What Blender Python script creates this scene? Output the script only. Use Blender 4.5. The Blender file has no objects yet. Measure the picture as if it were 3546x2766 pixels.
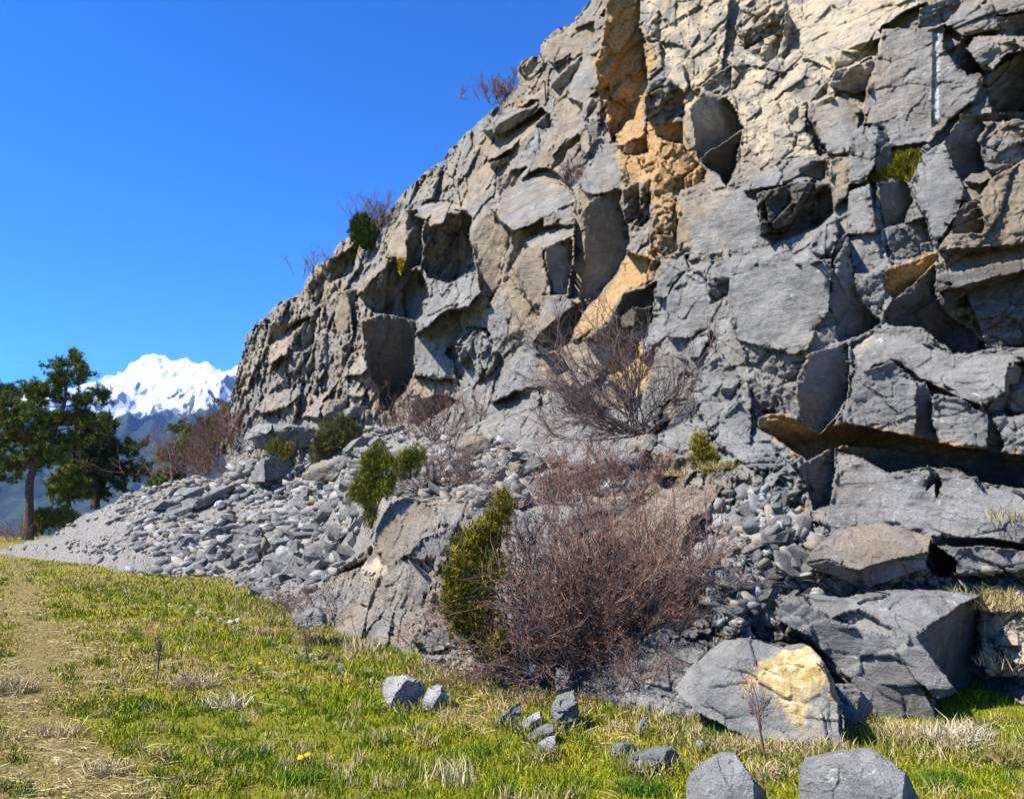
import bpy, bmesh, math, random
import numpy as np
from mathutils import Vector
R = math.radians
scene = bpy.context.scene
COL = scene.collection

# ------------------------------------------------------------------ camera, sky, sun
FPX, CU, CV, PITCH, CAMZ = 2766.0, 1773.0, 1383.0, R(7.6), 1.6
cam_data = bpy.data.cameras.new('camera')
cam_data.sensor_width = 36.0
cam_data.lens = 36.0 * FPX / 3546.0
cam_data.clip_start = 0.05
cam_data.clip_end = 40000.0
cam = bpy.data.objects.new('camera', cam_data)
COL.objects.link(cam)
cam.location = (0, 0, CAMZ)
cam.rotation_euler = (R(90) + PITCH, 0, 0)
scene.camera = cam
scene.view_settings.view_transform = 'Standard'
scene.view_settings.look = 'None'
scene.view_settings.exposure = 1.17
scene.view_settings.gamma = 1.0

SUN_AZ, SUN_EL = R(-66), R(50)          # azimuth: 0 = behind the camera, negative = left
SUN = Vector((math.sin(SUN_AZ) * math.cos(SUN_EL), -math.cos(SUN_AZ) * math.cos(SUN_EL), math.sin(SUN_EL)))
world = bpy.data.worlds.new('World')
scene.world = world
world.use_nodes = True
wn = world.node_tree
wn.nodes.clear()
w_out = wn.nodes.new('ShaderNodeOutputWorld')
w_bg = wn.nodes.new('ShaderNodeBackground')
w_sky = wn.nodes.new('ShaderNodeTexSky')
w_sky.sky_type = 'NISHITA'
w_sky.sun_disc = False
w_sky.sun_elevation = SUN_EL
w_sky.sun_rotation = math.atan2(SUN.x, SUN.y)
w_sky.altitude = 1400
w_sky.air_density = 1.0
w_sky.dust_density = 0.6
w_sky.ozone_density = 2.2
w_hs = wn.nodes.new('ShaderNodeHueSaturation')
w_hs.inputs['Saturation'].default_value = 1.3
w_hs.inputs['Value'].default_value = 1.0
wn.links.new(w_sky.outputs[0], w_hs.inputs['Color'])
w_mul = wn.nodes.new('ShaderNodeMix')
w_mul.data_type = 'RGBA'
w_mul.blend_type = 'MULTIPLY'
w_mul.inputs['Factor'].default_value = 1.0
w_mul.inputs[7].default_value = (0.60, 1.14, 1.34, 1)
wn.links.new(w_hs.outputs[0], w_mul.inputs[6])
w_gam = wn.nodes.new('ShaderNodeGamma')
w_gam.inputs['Gamma'].default_value = 1.35
wn.links.new(w_mul.outputs[2], w_gam.inputs['Color'])
wn.links.new(w_gam.outputs[0], w_bg.inputs['Color'])
w_bg.inputs['Strength'].default_value = 0.054
wn.links.new(w_bg.outputs[0], w_out.inputs['Surface'])

sun_data = bpy.data.lights.new('sun', 'SUN')
sun_data.energy = 5.0
sun_data.angle = R(0.5)
sun_data.color = (1.0, 0.93, 0.82)
sun = bpy.data.objects.new('sun', sun_data)
COL.objects.link(sun)
sun.rotation_euler = SUN.to_track_quat('Z', 'Y').to_euler()
sun.location = (-20, -10, 40)

# ------------------------------------------------------------------ projection helpers
FWD = np.array([0, math.cos(PITCH), math.sin(PITCH)])
RGT = np.array([1.0, 0, 0])
UPV = np.array([0, -math.sin(PITCH), math.cos(PITCH)])
CAM = np.array([0, 0, CAMZ])


def ray(u, v):
    u = np.asarray(u, float); v = np.asarray(v, float)
    a = ((u - CU) / FPX)[..., None]; b = ((CV - v) / FPX)[..., None]
    return FWD + RGT * a + UPV * b


def pt(u, v, Y):                       # the point seen at (u, v) whose distance along +Y is Y
    r = ray(u, v)
    return CAM + r * (np.asarray(Y, float) / r[..., 1])[..., None]


def ground_pt(u, v, z=0.0):
    r = ray(u, v)
    return CAM + r * ((z - CAMZ) / r[..., 2])[..., None]


def nvec(az, el):
    az, el = R(az), R(el)
    return np.array([math.sin(az) * math.cos(el), -math.cos(az) * math.cos(el), math.sin(el)])


# ------------------------------------------------------------------ numpy noise
def _hash(ix, iy, iz, seed):
    h = (ix.astype(np.int64) * 374761393 + iy.astype(np.int64) * 668265263 + iz * 2147483647 + seed * 974711) & 0xFFFFFFFF
    h = (h ^ (h >> 13)) * 1274126177 & 0xFFFFFFFF
    h = (h ^ (h >> 16)) * 2246822519 & 0xFFFFFFFF
    h = h ^ (h >> 15)
    return (h & 0xFFFFFF).astype(np.float64) / 0xFFFFFF


def vnoise(x, y, seed=0):
    x = np.asarray(x, float); y = np.asarray(y, float)
    ix = np.floor(x); iy = np.floor(y)
    fx = x - ix; fy = y - iy
    fx = fx * fx * (3 - 2 * fx); fy = fy * fy * (3 - 2 * fy)
    a = _hash(ix, iy, 0, seed); b = _hash(ix + 1, iy, 0, seed)
    c = _hash(ix, iy + 1, 0, seed); d = _hash(ix + 1, iy + 1, 0, seed)
    return (a * (1 - fx) + b * fx) * (1 - fy) + (c * (1 - fx) + d * fx) * fy - 0.5


def fbm(x, y, seed=0, octv=4, gain=0.5):
    t = 0; a = 1.0
    for k in range(octv):
        t = t + a * vnoise(x * 2 ** k + 17.3 * k, y * 2 ** k - 9.1 * k, seed + k)
        a *= gain
    return t


def cells(x, y, seed=0):
    """Voronoi with a random plane per cell: returns plane height (about -0.5..0.5) and border distance."""
    ix = np.floor(x); iy = np.floor(y)
    best = np.full(x.shape, 9.0); sec = np.full(x.shape, 9.0)
    bh = np.zeros(x.shape)
    for dx in (-1, 0, 1):
        for dy in (-1, 0, 1):
            cx = ix + dx; cy = iy + dy
            px = cx + _hash(cx, cy, 1, seed); py = cy + _hash(cx, cy, 2, seed)
            ddx = x - px; ddy = y - py
            d = .45 * np.sqrt(ddx * ddx + ddy * ddy) + .55 * np.maximum(np.abs(ddx), np.abs(ddy))
            o = _hash(cx, cy, 3, seed) - 0.5
            gx = _hash(cx, cy, 4, seed) - 0.5; gy = _hash(cx, cy, 5, seed) - 0.5
            h = 0.7 * o + 1.7 * (gx * ddx + gy * ddy)
            m = d < best
            sec = np.where(m, best, np.minimum(sec, d))
            bh = np.where(m, h, bh)
            best = np.where(m, d, best)
    return bh, sec - best


def inpoly(u, v, poly):
    r = np.zeros(u.shape, bool)
    n = len(poly)
    for i in range(n):
        x0, y0 = poly[i]; x1, y1 = poly[(i + 1) % n]
        if y0 == y1:
            continue
        c = ((y0 > v) != (y1 > v)) & (u < (x1 - x0) * (v - y0) / (y1 - y0) + x0)
        r ^= c
    return r


# ------------------------------------------------------------------ object helpers
def link(name, me, mat=None, parent=None, smooth=False):
    o = bpy.data.objects.new(name, me)
    COL.objects.link(o)
    if mat is not None:
        me.materials.append(mat)
    if parent is not None:
        o.parent = parent
    if smooth:
        me.polygons.foreach_set('use_smooth', np.ones(len(me.polygons), bool))
    return o


def mesh_np(name, V, F, attrs=None):
    """V (n,3); F (m,k) with one polygon size, or a list of such arrays."""
    me = bpy.data.meshes.new(name)
    if not isinstance(F, list):
        F = [F]
    F = [f for f in F if len(f)]
    nl = sum(f.size for f in F); nf = sum(len(f) for f in F)
    me.vertices.add(len(V)); me.loops.add(nl); me.polygons.add(nf)
    me.vertices.foreach_set('co', np.asarray(V, np.float32).ravel())
    me.loops.foreach_set('vertex_index', np.concatenate([f.ravel() for f in F]).astype(np.int32))
    tot = np.concatenate([np.full(len(f), f.shape[1], np.int32) for f in F])
    st = np.concatenate([[0], np.cumsum(tot)[:-1]]).astype(np.int32)
    me.polygons.foreach_set('loop_start', st)
    me.update(calc_edges=True)
    for k, a in (attrs or {}).items():
        at = me.attributes.new(k, 'FLOAT_COLOR', 'POINT')
        c = np.ones((len(V), 4), np.float32); c[:, :a.shape[1]] = a
        at.data.foreach_set('color', c.ravel())
    me.validate()
    return me


def tag(o, label=None, cat=None, group=None, kind=None):
    if label: o['label'] = label
    if cat: o['category'] = cat
    if group: o['group'] = group
    if kind: o['kind'] = kind
    return o


def empty(name, loc):
    o = bpy.data.objects.new(name, None)
    COL.objects.link(o)
    o.empty_display_size = 0.2
    o.location = tuple(float(c) for c in loc)
    return o


# ------------------------------------------------------------------ materials
class NT:
    def __init__(s, name):
        s.m = bpy.data.materials.new(name); s.m.use_nodes = True
        s.t = s.m.node_tree; s.n = s.t.nodes; s.l = s.t.links
        s.b = s.n['Principled BSDF']
        s.b.inputs['Roughness'].default_value = 0.9
        s.b.inputs['Specular IOR Level'].default_value = 0.25

    def put(s, sock, val):
        if isinstance(val, bpy.types.NodeSocket): s.l.new(val, sock)
        elif isinstance(val, (tuple, list)) and len(val) == 3 and sock.type == 'RGBA': sock.default_value = (*val, 1)
        else: sock.default_value = val

    def coord(s): return s.n.new('ShaderNodeTexCoord').outputs['Object']
    def pos(s): return s.n.new('ShaderNodeNewGeometry').outputs['Position']

    def mapping(s, vec, scale=(1, 1, 1), rot=(0, 0, 0)):
        m = s.n.new('ShaderNodeMapping'); s.l.new(vec, m.inputs[0])
        m.inputs['Scale'].default_value = scale; m.inputs['Rotation'].default_value = rot
        return m.outputs[0]

    def noise(s, vec, scale, detail=6, rough=0.6, dist=0.0):
        m = s.n.new('ShaderNodeTexNoise'); s.l.new(vec, m.inputs['Vector'])
        m.inputs['Scale'].default_value = scale; m.inputs['Detail'].default_value = detail
        m.inputs['Roughness'].default_value = rough; m.inputs['Distortion'].default_value = dist
        return m.outputs['Fac']

    def voro(s, vec, scale, feature='F1', out='Distance'):
        m = s.n.new('ShaderNodeTexVoronoi'); m.feature = feature; s.l.new(vec, m.inputs['Vector'])
        m.inputs['Scale'].default_value = scale
        return m.outputs[out]

    def ramp(s, fac, a, b):             # smooth 0..1 between a and b
        m = s.n.new('ShaderNodeMapRange'); s.l.new(fac, m.inputs[0]); m.interpolation_type = 'SMOOTHSTEP'
        m.inputs[1].default_value = a; m.inputs[2].default_value = b
        return m.outputs[0]

    def math(s, op, a, b=0.0, c=0.0):
        m = s.n.new('ShaderNodeMath'); m.operation = op
        s.put(m.inputs[0], a); s.put(m.inputs[1], b)
        if op == 'MULTIPLY_ADD': s.put(m.inputs[2], c)
        return m.outputs[0]

    def mix(s, fac, a, b, mode='MIX'):
        m = s.n.new('ShaderNodeMix'); m.data_type = 'RGBA'; m.blend_type = mode
        s.put(m.inputs['Factor'], fac); s.put(m.inputs[6], a); s.put(m.inputs[7], b)
        return m.outputs[2]

    def attr(s, name):
        a = s.n.new('ShaderNodeAttribute'); a.attribute_name = name
        return a

    def sep(s, col):
        p = s.n.new('ShaderNodeSeparateColor'); s.l.new(col, p.inputs[0]); return p.outputs

    def bump(s, h, strength, dist, nrm=None):
        b = s.n.new('ShaderNodeBump'); s.l.new(h, b.inputs['Height'])
        b.inputs['Strength'].default_value = strength; b.inputs['Distance'].default_value = dist
        if nrm is not None: s.l.new(nrm, b.inputs['Normal'])
        return b.outputs[0]

    def done(s, col, nrm=None):
        s.put(s.b.inputs['Base Color'], col)
        if nrm is not None: s.l.new(nrm, s.b.inputs['Normal'])
        return s.m


def rock_material(name, use_attr=True, cool=0.5, lichen=0.5, bright=1.0):
    T = NT(name); P = T.pos() if use_attr else T.coord()
    big = T.noise(P, 0.55, 5, 0.6, 0.6); mid = T.noise(P, 2.3, 7, 0.65, 0.4)
    fine = T.noise(P, 14, 8, 0.7); grain = T.noise(P, 70, 4, 0.7)
    cool_c = T.mix(T.ramp(mid, 0.3, 0.7), (0.160, 0.160, 0.152), (0.30, 0.294, 0.276))
    warm_c = T.mix(T.ramp(mid, 0.3, 0.7), (0.200, 0.160, 0.112), (0.375, 0.305, 0.220))
    if use_attr:
        tint = T.sep(T.attr('tint').outputs['Color']); t2 = T.sep(T.attr('stain').outputs['Color'])
        wf = T.math('ADD', tint[1], T.math('MULTIPLY_ADD', big, 1.6, -0.8))
        wf = T.ramp(wf, 0.25, 0.85)
    else:
        wf = T.math('MULTIPLY', T.ramp(T.math('ADD', big, cool - 0.5), 0.42, 0.68), min(1.0, cool * 2))
    c = T.mix(wf, cool_c, warm_c)
    if use_attr:
        oc = T.mix(T.ramp(fine, 0.3, 0.7), (0.38, 0.21, 0.070), (0.58, 0.39, 0.18))
        of = T.ramp(T.math('ADD', tint[0], T.math('MULTIPLY_ADD', T.noise(T.mapping(P, (1, 1, .45)), 2.6, 7, .7, .5), 2.2, -1.1)), 0.30, 0.72)
        c = T.mix(of, c, oc)
        pc = T.mix(T.ramp(mid, 0.35, 0.68), (0.40, 0.36, 0.29), (0.60, 0.49, 0.325))
        pf = T.ramp(T.math('ADD', tint[2], T.math('MULTIPLY_ADD', mid, 1.2, -0.6)), 0.3, 0.75)
        c = T.mix(pf, c, pc)
    streak = T.noise(T.mapping(P, (3.0, 3.0, 0.35)), 1.6, 5, 0.6)
    sf = T.ramp(streak, 0.52, 0.75)
    c = T.mix(T.math('MULTIPLY', sf, 0.38), c, (0.075, 0.073, 0.07))
    c = T.mix(T.math('MULTIPLY', T.ramp(fine, 0.56, 0.72), 0.42), c, (0.43, 0.42, 0.40))
    c = T.mix(T.math('MULTIPLY', T.ramp(fine, 0.44, 0.30), 0.5), c, (0.085, 0.082, 0.078))
    c = T.mix(T.math('MULTIPLY', T.ramp(grain, 0.48, 0.28), 0.5), c, (0.06, 0.058, 0.055))
    lf = T.math('MULTIPLY', T.ramp(T.noise(P, 11, 5, 0.7, 1.0), 0.60, 0.66), T.ramp(T.noise(P, 1.7, 2, 0.5), 0.43, 0.53))
    c = T.mix(T.math('MULTIPLY', lf, lichen), c, (0.66, 0.66, 0.64))
    if use_attr:
        mo = T.ramp(T.math('ADD', t2[0], T.math('MULTIPLY_ADD', fine, 1.0, -0.5)), 0.4, 0.62)
        c = T.mix(mo, c, T.mix(T.ramp(grain, 0.35, 0.65), (0.05, 0.065, 0.004), (0.20, 0.19, 0.01)))
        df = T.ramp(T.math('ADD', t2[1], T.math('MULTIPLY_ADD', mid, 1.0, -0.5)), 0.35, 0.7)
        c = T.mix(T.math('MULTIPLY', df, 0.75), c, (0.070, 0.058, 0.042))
        wl = T.ramp(T.math('ADD', t2[2], T.math('MULTIPLY_ADD', fine, 1.0, -0.5)), 0.45, 0.6)
        c = T.mix(T.math('MULTIPLY', wl, 0.85), c, (0.52, 0.57, 0.63))
    if bright != 1.0: c = T.mix(1.0, c, (bright, bright, bright), 'MULTIPLY')
    n1 = T.bump(mid, 0.7, 0.14)
    n2 = T.bump(fine, 0.9, 0.05, n1)
    crack = T.voro(T.mapping(P, (1, 1, 1.5), (0.3, 0.5, 0.2)), 3.2, 'DISTANCE_TO_EDGE')
    lam = T.noise(T.mapping(P, (1.1, 1.1, 6.5), (0.22, 0.12, 0)), 2.4, 9, 0.68, .3)
    c = T.mix(T.math('MULTIPLY', T.ramp(lam, 0.46, 0.34), 0.45), c, (0.075, 0.072, 0.068))
    c = T.mix(T.math('MULTIPLY', T.ramp(lam, 0.56, 0.68), 0.30), c, (0.44, 0.43, 0.405))
    n2 = T.bump(lam, 0.75, 0.07, n2)
    n3 = T.bump(T.ramp(crack, 0.0, 0.035), 0.30 if use_attr else 0.0, 0.03 if use_attr else 0.0, n2)
    n4 = T.bump(grain, 0.8, 0.014, n3)
    return T.done(c, n4)


M = {}
M['cliff'] = rock_material('cliff_rock')
M['stone'] = rock_material('loose_stone', False, 0.42, 0.35)
# ------------------------------------------------------------------ the rock face: base surface, then facets traced one by one
def crop(u0, v0, s):
    return lambda P: [(u0 + x * s, v0 + y * s) for x, y in P]


KA = crop(800, 600, .5282); KB = crop(1600, 0, .5282); KD = crop(2400, 0, .5281); KE = crop(1600, 800, .5283)
KF = crop(2500, 800, .5283); KG = crop(800, 1350, .5282); KI = crop(2300, 1600, .5705); KJ = crop(2200, 2100, .6163)
KW = crop(750, 0, .7923); KC = crop(0, 1150, .4989); KS = crop(1200, 2150, .5037); KX = crop(450, 1350, .412)
V2 = 1.6236

CTRL = [  # view coords (2184 wide), Y metres
    (20, 1180, 27), (200, 1090, 25.5), (350, 1030, 26), (500, 990, 26), (250, 1215, 20.5), (470, 1225, 18.6), (650, 1310, 12.2), (880, 1385, 9.0),
    (1000, 1420, 8.0), (1130, 1450, 7.4), (1500, 1540, 6.3), (1800, 1560, 6.9), (2184, 1500, 6.5), (2184, 1300, 6.9),
    (250, 1600, 20.5), (650, 1650, 12.2), (1000, 1650, 8.0), (1500, 1680, 6.3), (1800, 1680, 6.9), (2184, 1650, 6.4), (2350, 1650, 5.9),
    (700, 1150, 18.5), (700, 1000, 23), (850, 940, 21.5), (760, 1120, 16.0),
    (500, 900, 27.5), (650, 890, 25), (800, 885, 22.5), (950, 875, 19.5), (1100, 880, 16.8), (1250, 900, 14.5), (1400, 960, 11.9),
    (480, 830, 28), (520, 700, 28.5), (650, 580, 27.5), (800, 450, 26), (950, 320, 24.5), (1100, 150, 22), (1260, 0, 19.8), (1350, -180, 19.0),
    (700, 750, 25), (900, 650, 21.5), (1000, 500, 20.8), (1150, 400, 18.8), (1200, 700, 15.6),
    (1300, 200, 17.5), (1300, 450, 15.8), (1400, 650, 13.0), (1500, 0, 16.2), (1500, -180, 17.5), (1500, 400, 13.4), (1500, 800, 11.2),
    (1700, 0, 14.2), (1700, -180, 15.5), (1700, 400, 11.7), (1600, 700, 10.7), (1600, 900, 10.0), (1650, 850, 9.8),
    (1950, 0, 12.2), (1950, 300, 10.8), (1950, 600, 9.6), (1900, 850, 9.0), (2184, 0, 10.9), (2184, -180, 12.0), (2184, 500, 9.2), (2184, 930, 8.0),
    (2350, 0, 9.8), (2350, 500, 8.2), (2350, 930, 7.0), (2350, 1300, 6.0), (3050, -180, 7.4), (3050, 400, 6.4), (3050, 930, 5.7), (3050, 1300, 5.2), (3050, 1650, 4.9),
    (1600, 990, 9.3), (1750, 1010, 8.6), (1950, 1050, 7.8), (2184, 1060, 7.5), (1900, 1180, 7.2), (2150, 1180, 7.0),
    (850, 1080, 12.0), (900, 1200, 10.4), (930, 1340, 9.4), (950, 1020, 13.6), (1060, 960, 14.5), (1100, 1080, 11.2), (1150, 1300, 8.6), (1250, 980, 13.0),
    (1450, 1030, 10.4), (1450, 1200, 8.4), (1620, 1060, 8.8), (1620, 1180, 7.9), (1550, 1330, 6.9), (1750, 1350, 7.2), (1900, 1350, 7.4), (1300, 1200, 9.0), (1300, 1400, 7.2),
]


def tps_fit(C):
    X = np.array([[c[0] * V2, c[1] * V2] for c in C]) / 1000.0
    z = np.log(np.array([c[2] for c in C]))
    n = len(X)
    d = np.linalg.norm(X[:, None] - X[None], axis=2)
    K = np.where(d > 0, d * d * np.log(d + 1e-9), 0) + 0.002 * np.eye(n)
    P = np.c_[np.ones(n), X]
    A = np.block([[K, P], [P.T, np.zeros((3, 3))]])
    return X, np.linalg.solve(A, np.r_[z, np.zeros(3)])


_TX, _TW = tps_fit(CTRL)


def base_Y(u, v):
    x = np.asarray(u, float) / 1000.0; y = np.asarray(v, float) / 1000.0
    n = len(_TX)
    r = _TW[n] + _TW[n + 1] * x + _TW[n + 2] * y
    for i in range(n):
        d2 = (x - _TX[i, 0]) ** 2 + (y - _TX[i, 1]) ** 2
        r = r + _TW[i] * 0.5 * d2 * np.log(d2 + 1e-12)
    return np.exp(r)


STEP = 4.0
gu = np.arange(-120, 4900, STEP); gv = np.arange(-300, 2780, STEP)
U, Vv = np.meshgrid(gu, gv)
RY = ray(U, Vv)
# coarse evaluation of the base, then bilinear
cu = np.arange(-140, 4960, 20.0); cv = np.arange(-320, 2820, 20.0)
CB = base_Y(*np.meshgrid(cu, cv))
def bil(A, u, v, u0, v0, s):
    x = np.clip((u - u0) / s, 0, A.shape[1] - 1.001); y = np.clip((v - v0) / s, 0, A.shape[0] - 1.001)
    i = x.astype(int); j = y.astype(int); fx = x - i; fy = y - j
    return (A[j, i] * (1 - fx) + A[j, i + 1] * fx) * (1 - fy) + (A[j + 1, i] * (1 - fx) + A[j + 1, i + 1] * fx) * fy
TB = bil(CB, U, Vv, cu[0], cv[0], 20.0) / RY[..., 1]
TT = TB.copy()
PB = CAM + RY * TB[..., None]
# plain coordinates on the mean plane of the wall (for joints and strata)
wn_ = np.array([.815, .58, 0.0])
wt = (np.array([5.1, 8.0, 0.0]) - CAM) @ wn_ / np.maximum(RY @ wn_, .05)
PW = CAM + RY * wt[..., None]
SS = PW[..., 0] * 0.58 - PW[..., 1] * 0.815
HH = PW[..., 2]
# warped picture coordinates so that traced edges break like rock, not like ruler lines
WU = U + 6 * fbm(U / 90, Vv / 90, 3, 2) + 6 * fbm(U / 22, Vv / 22, 4, 3)
WV = Vv + 6 * fbm(U / 90, Vv / 90, 33, 2) + 6 * fbm(U / 22, Vv / 22, 34, 3)
ROUGH = np.full(U.shape, 0.55)
TINT = np.zeros(U.shape + (3,)); STAIN = np.zeros(U.shape + (3,))


def t_at(u, v):
    return bil(TT, np.asarray(u, float), np.asarray(v, float), gu[0], gv[0], STEP)


def box(poly, pad=24):
    p = np.array(poly)
    i0 = max(0, int((p[:, 0].min() - pad - gu[0]) / STEP)); i1 = min(len(gu), int((p[:, 0].max() + pad - gu[0]) / STEP) + 2)
    j0 = max(0, int((p[:, 1].min() - pad - gv[0]) / STEP)); j1 = min(len(gv), int((p[:, 1].max() + pad - gv[0]) / STEP) + 2)
    return slice(j0, j1), slice(i0, i1)


def plane_d(poly, n, hinge, field):
    pts = []
    for a, b in zip(poly, poly[1:] + poly[:1]):
        for k in range(8):
            pts.append((a[0] + (b[0] - a[0]) * k / 8, a[1] + (b[1] - a[1]) * k / 8))
    q = np.array(pts)
    if hinge == 'l': q = q[q[:, 0] <= np.quantile(q[:, 0], .3)]
    elif hinge == 'r': q = q[q[:, 0] >= np.quantile(q[:, 0], .7)]
    elif hinge == 't': q = q[q[:, 1] <= np.quantile(q[:, 1], .3)]
    elif hinge == 'b': q = q[q[:, 1] >= np.quantile(q[:, 1], .7)]
    rr = ray(q[:, 0], q[:, 1])
    c = np.mean(np.array(poly), 0); rc = ray(c[0], c[1]); rc = rc / np.linalg.norm(rc)
    n = n.copy()
    for _ in range(20):
        if n @ rc < -0.22: break
        n = n - 0.08 * rc; n /= np.linalg.norm(n)
    return n, np.median(field(q[:, 0], q[:, 1]) * (rr @ n)), rc


def facet(poly, az, el, hinge='', off=0.0, rough=None, tint=None, lim=1.7):
    n, d, rc = plane_d(poly, nvec(az, el), hinge, t_at)
    sl = box(poly)
    m = inpoly(WU[sl], WV[sl], poly)
    den = RY[sl] @ n
    t = np.where(den < -0.02, d / np.minimum(den, -0.02), 1e3) - off
    tb = TB[sl]
    t = np.clip(t, tb - lim, tb + lim)
    TT[sl][m] = t[m]
    if rough is not None: ROUGH[sl][m] = rough
    if tint: paint(poly, tint, 1.0)


CH = {'o': (0, 0), 'w': (0, 1), 'p': (0, 2), 'm': (1, 0), 'd': (1, 1), 'b': (1, 2)}
def paint(poly, key, amt=1.0):
    sl = box(poly)
    m = inpoly(WU[sl], WV[sl], poly)
    a, k = CH[key[0].lower()]
    A = (TINT, STAIN)[a][sl]
    A[..., k][m] = amt


def rough(poly, r):
    sl = box(poly); ROUGH[sl][inpoly(WU[sl], WV[sl], poly)] = r


def view(P): return [(x * V2, y * V2) for x, y in P]


# broad colour and roughness zones
TINT[..., 1] = 0.24
paint(view([(380, 1100), (380, 700), (1260, -200), (2400, -200), (2400, 330), (1800, 260), (1560, 420), (1390, 560), (1380, 700), (1100, 760), (880, 900), (600, 960)]), 'w', 0.48)
ed_w = None
paint(view([(890, 560), (1060, 560), (1080, 760), (1000, 860), (900, 820)]), 'w', 0.15)
paint(view([(1250, 1010), (1620, 1000), (1600, 1200), (1300, 1260)]), 'w', 0.5)
paint(view([(780, 1060), (1010, 1060), (1000, 1400), (620, 1400), (700, 1200)]), 'w', 0.5)
paint(view([(1380, -200), (1900, -200), (1880, 60), (1870, 160), (1700, 260), (1600, 330), (1450, 240), (1370, 60)]), 'p', 0.56)
paint(view([(1900, -200), (2400, -200), (2400, 0), (2100, 0), (1900, 20)]), 'p', 0.35)
paint(view([(2080, 390), (2300, 270), (2300, 600), (2000, 560)]), 'w', 0.85)
rough(view([(380, 1100), (380, 740), (760, 480), (900, 400), (700, 900)]), 0.62)
rough(view([(760, 500), (1060, 200), (1260, -100), (1200, 200), (950, 430), (820, 560)]), 0.68)
rough(view([(1400, 340), (2300, 330), (2300, 950), (1500, 950), (1390, 700)]), 0.3)
rough(view([(1380, -200), (2400, -200), (2400, 330), (1560, 420), (1450, 240)]), 0.5)
rough(view([(1460, 1000), (1700, 960), (1760, 1200), (1640, 1400), (1480, 1420), (1450, 1250)]), 1.0)
rough(view([(-60, 1200), (200, 1080), (850, 900), (1300, 960), (1300, 1020), (800, 1060), (700, 1300), (400, 1400)]), 0.35)
rough(view([(1000, 1380), (1500, 1380), (1560, 1640), (1000, 1640)]), 0.2)
rough(view([(830, 1050), (1000, 1060), (1000, 1400), (690, 1400)]), 0.25)

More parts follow.
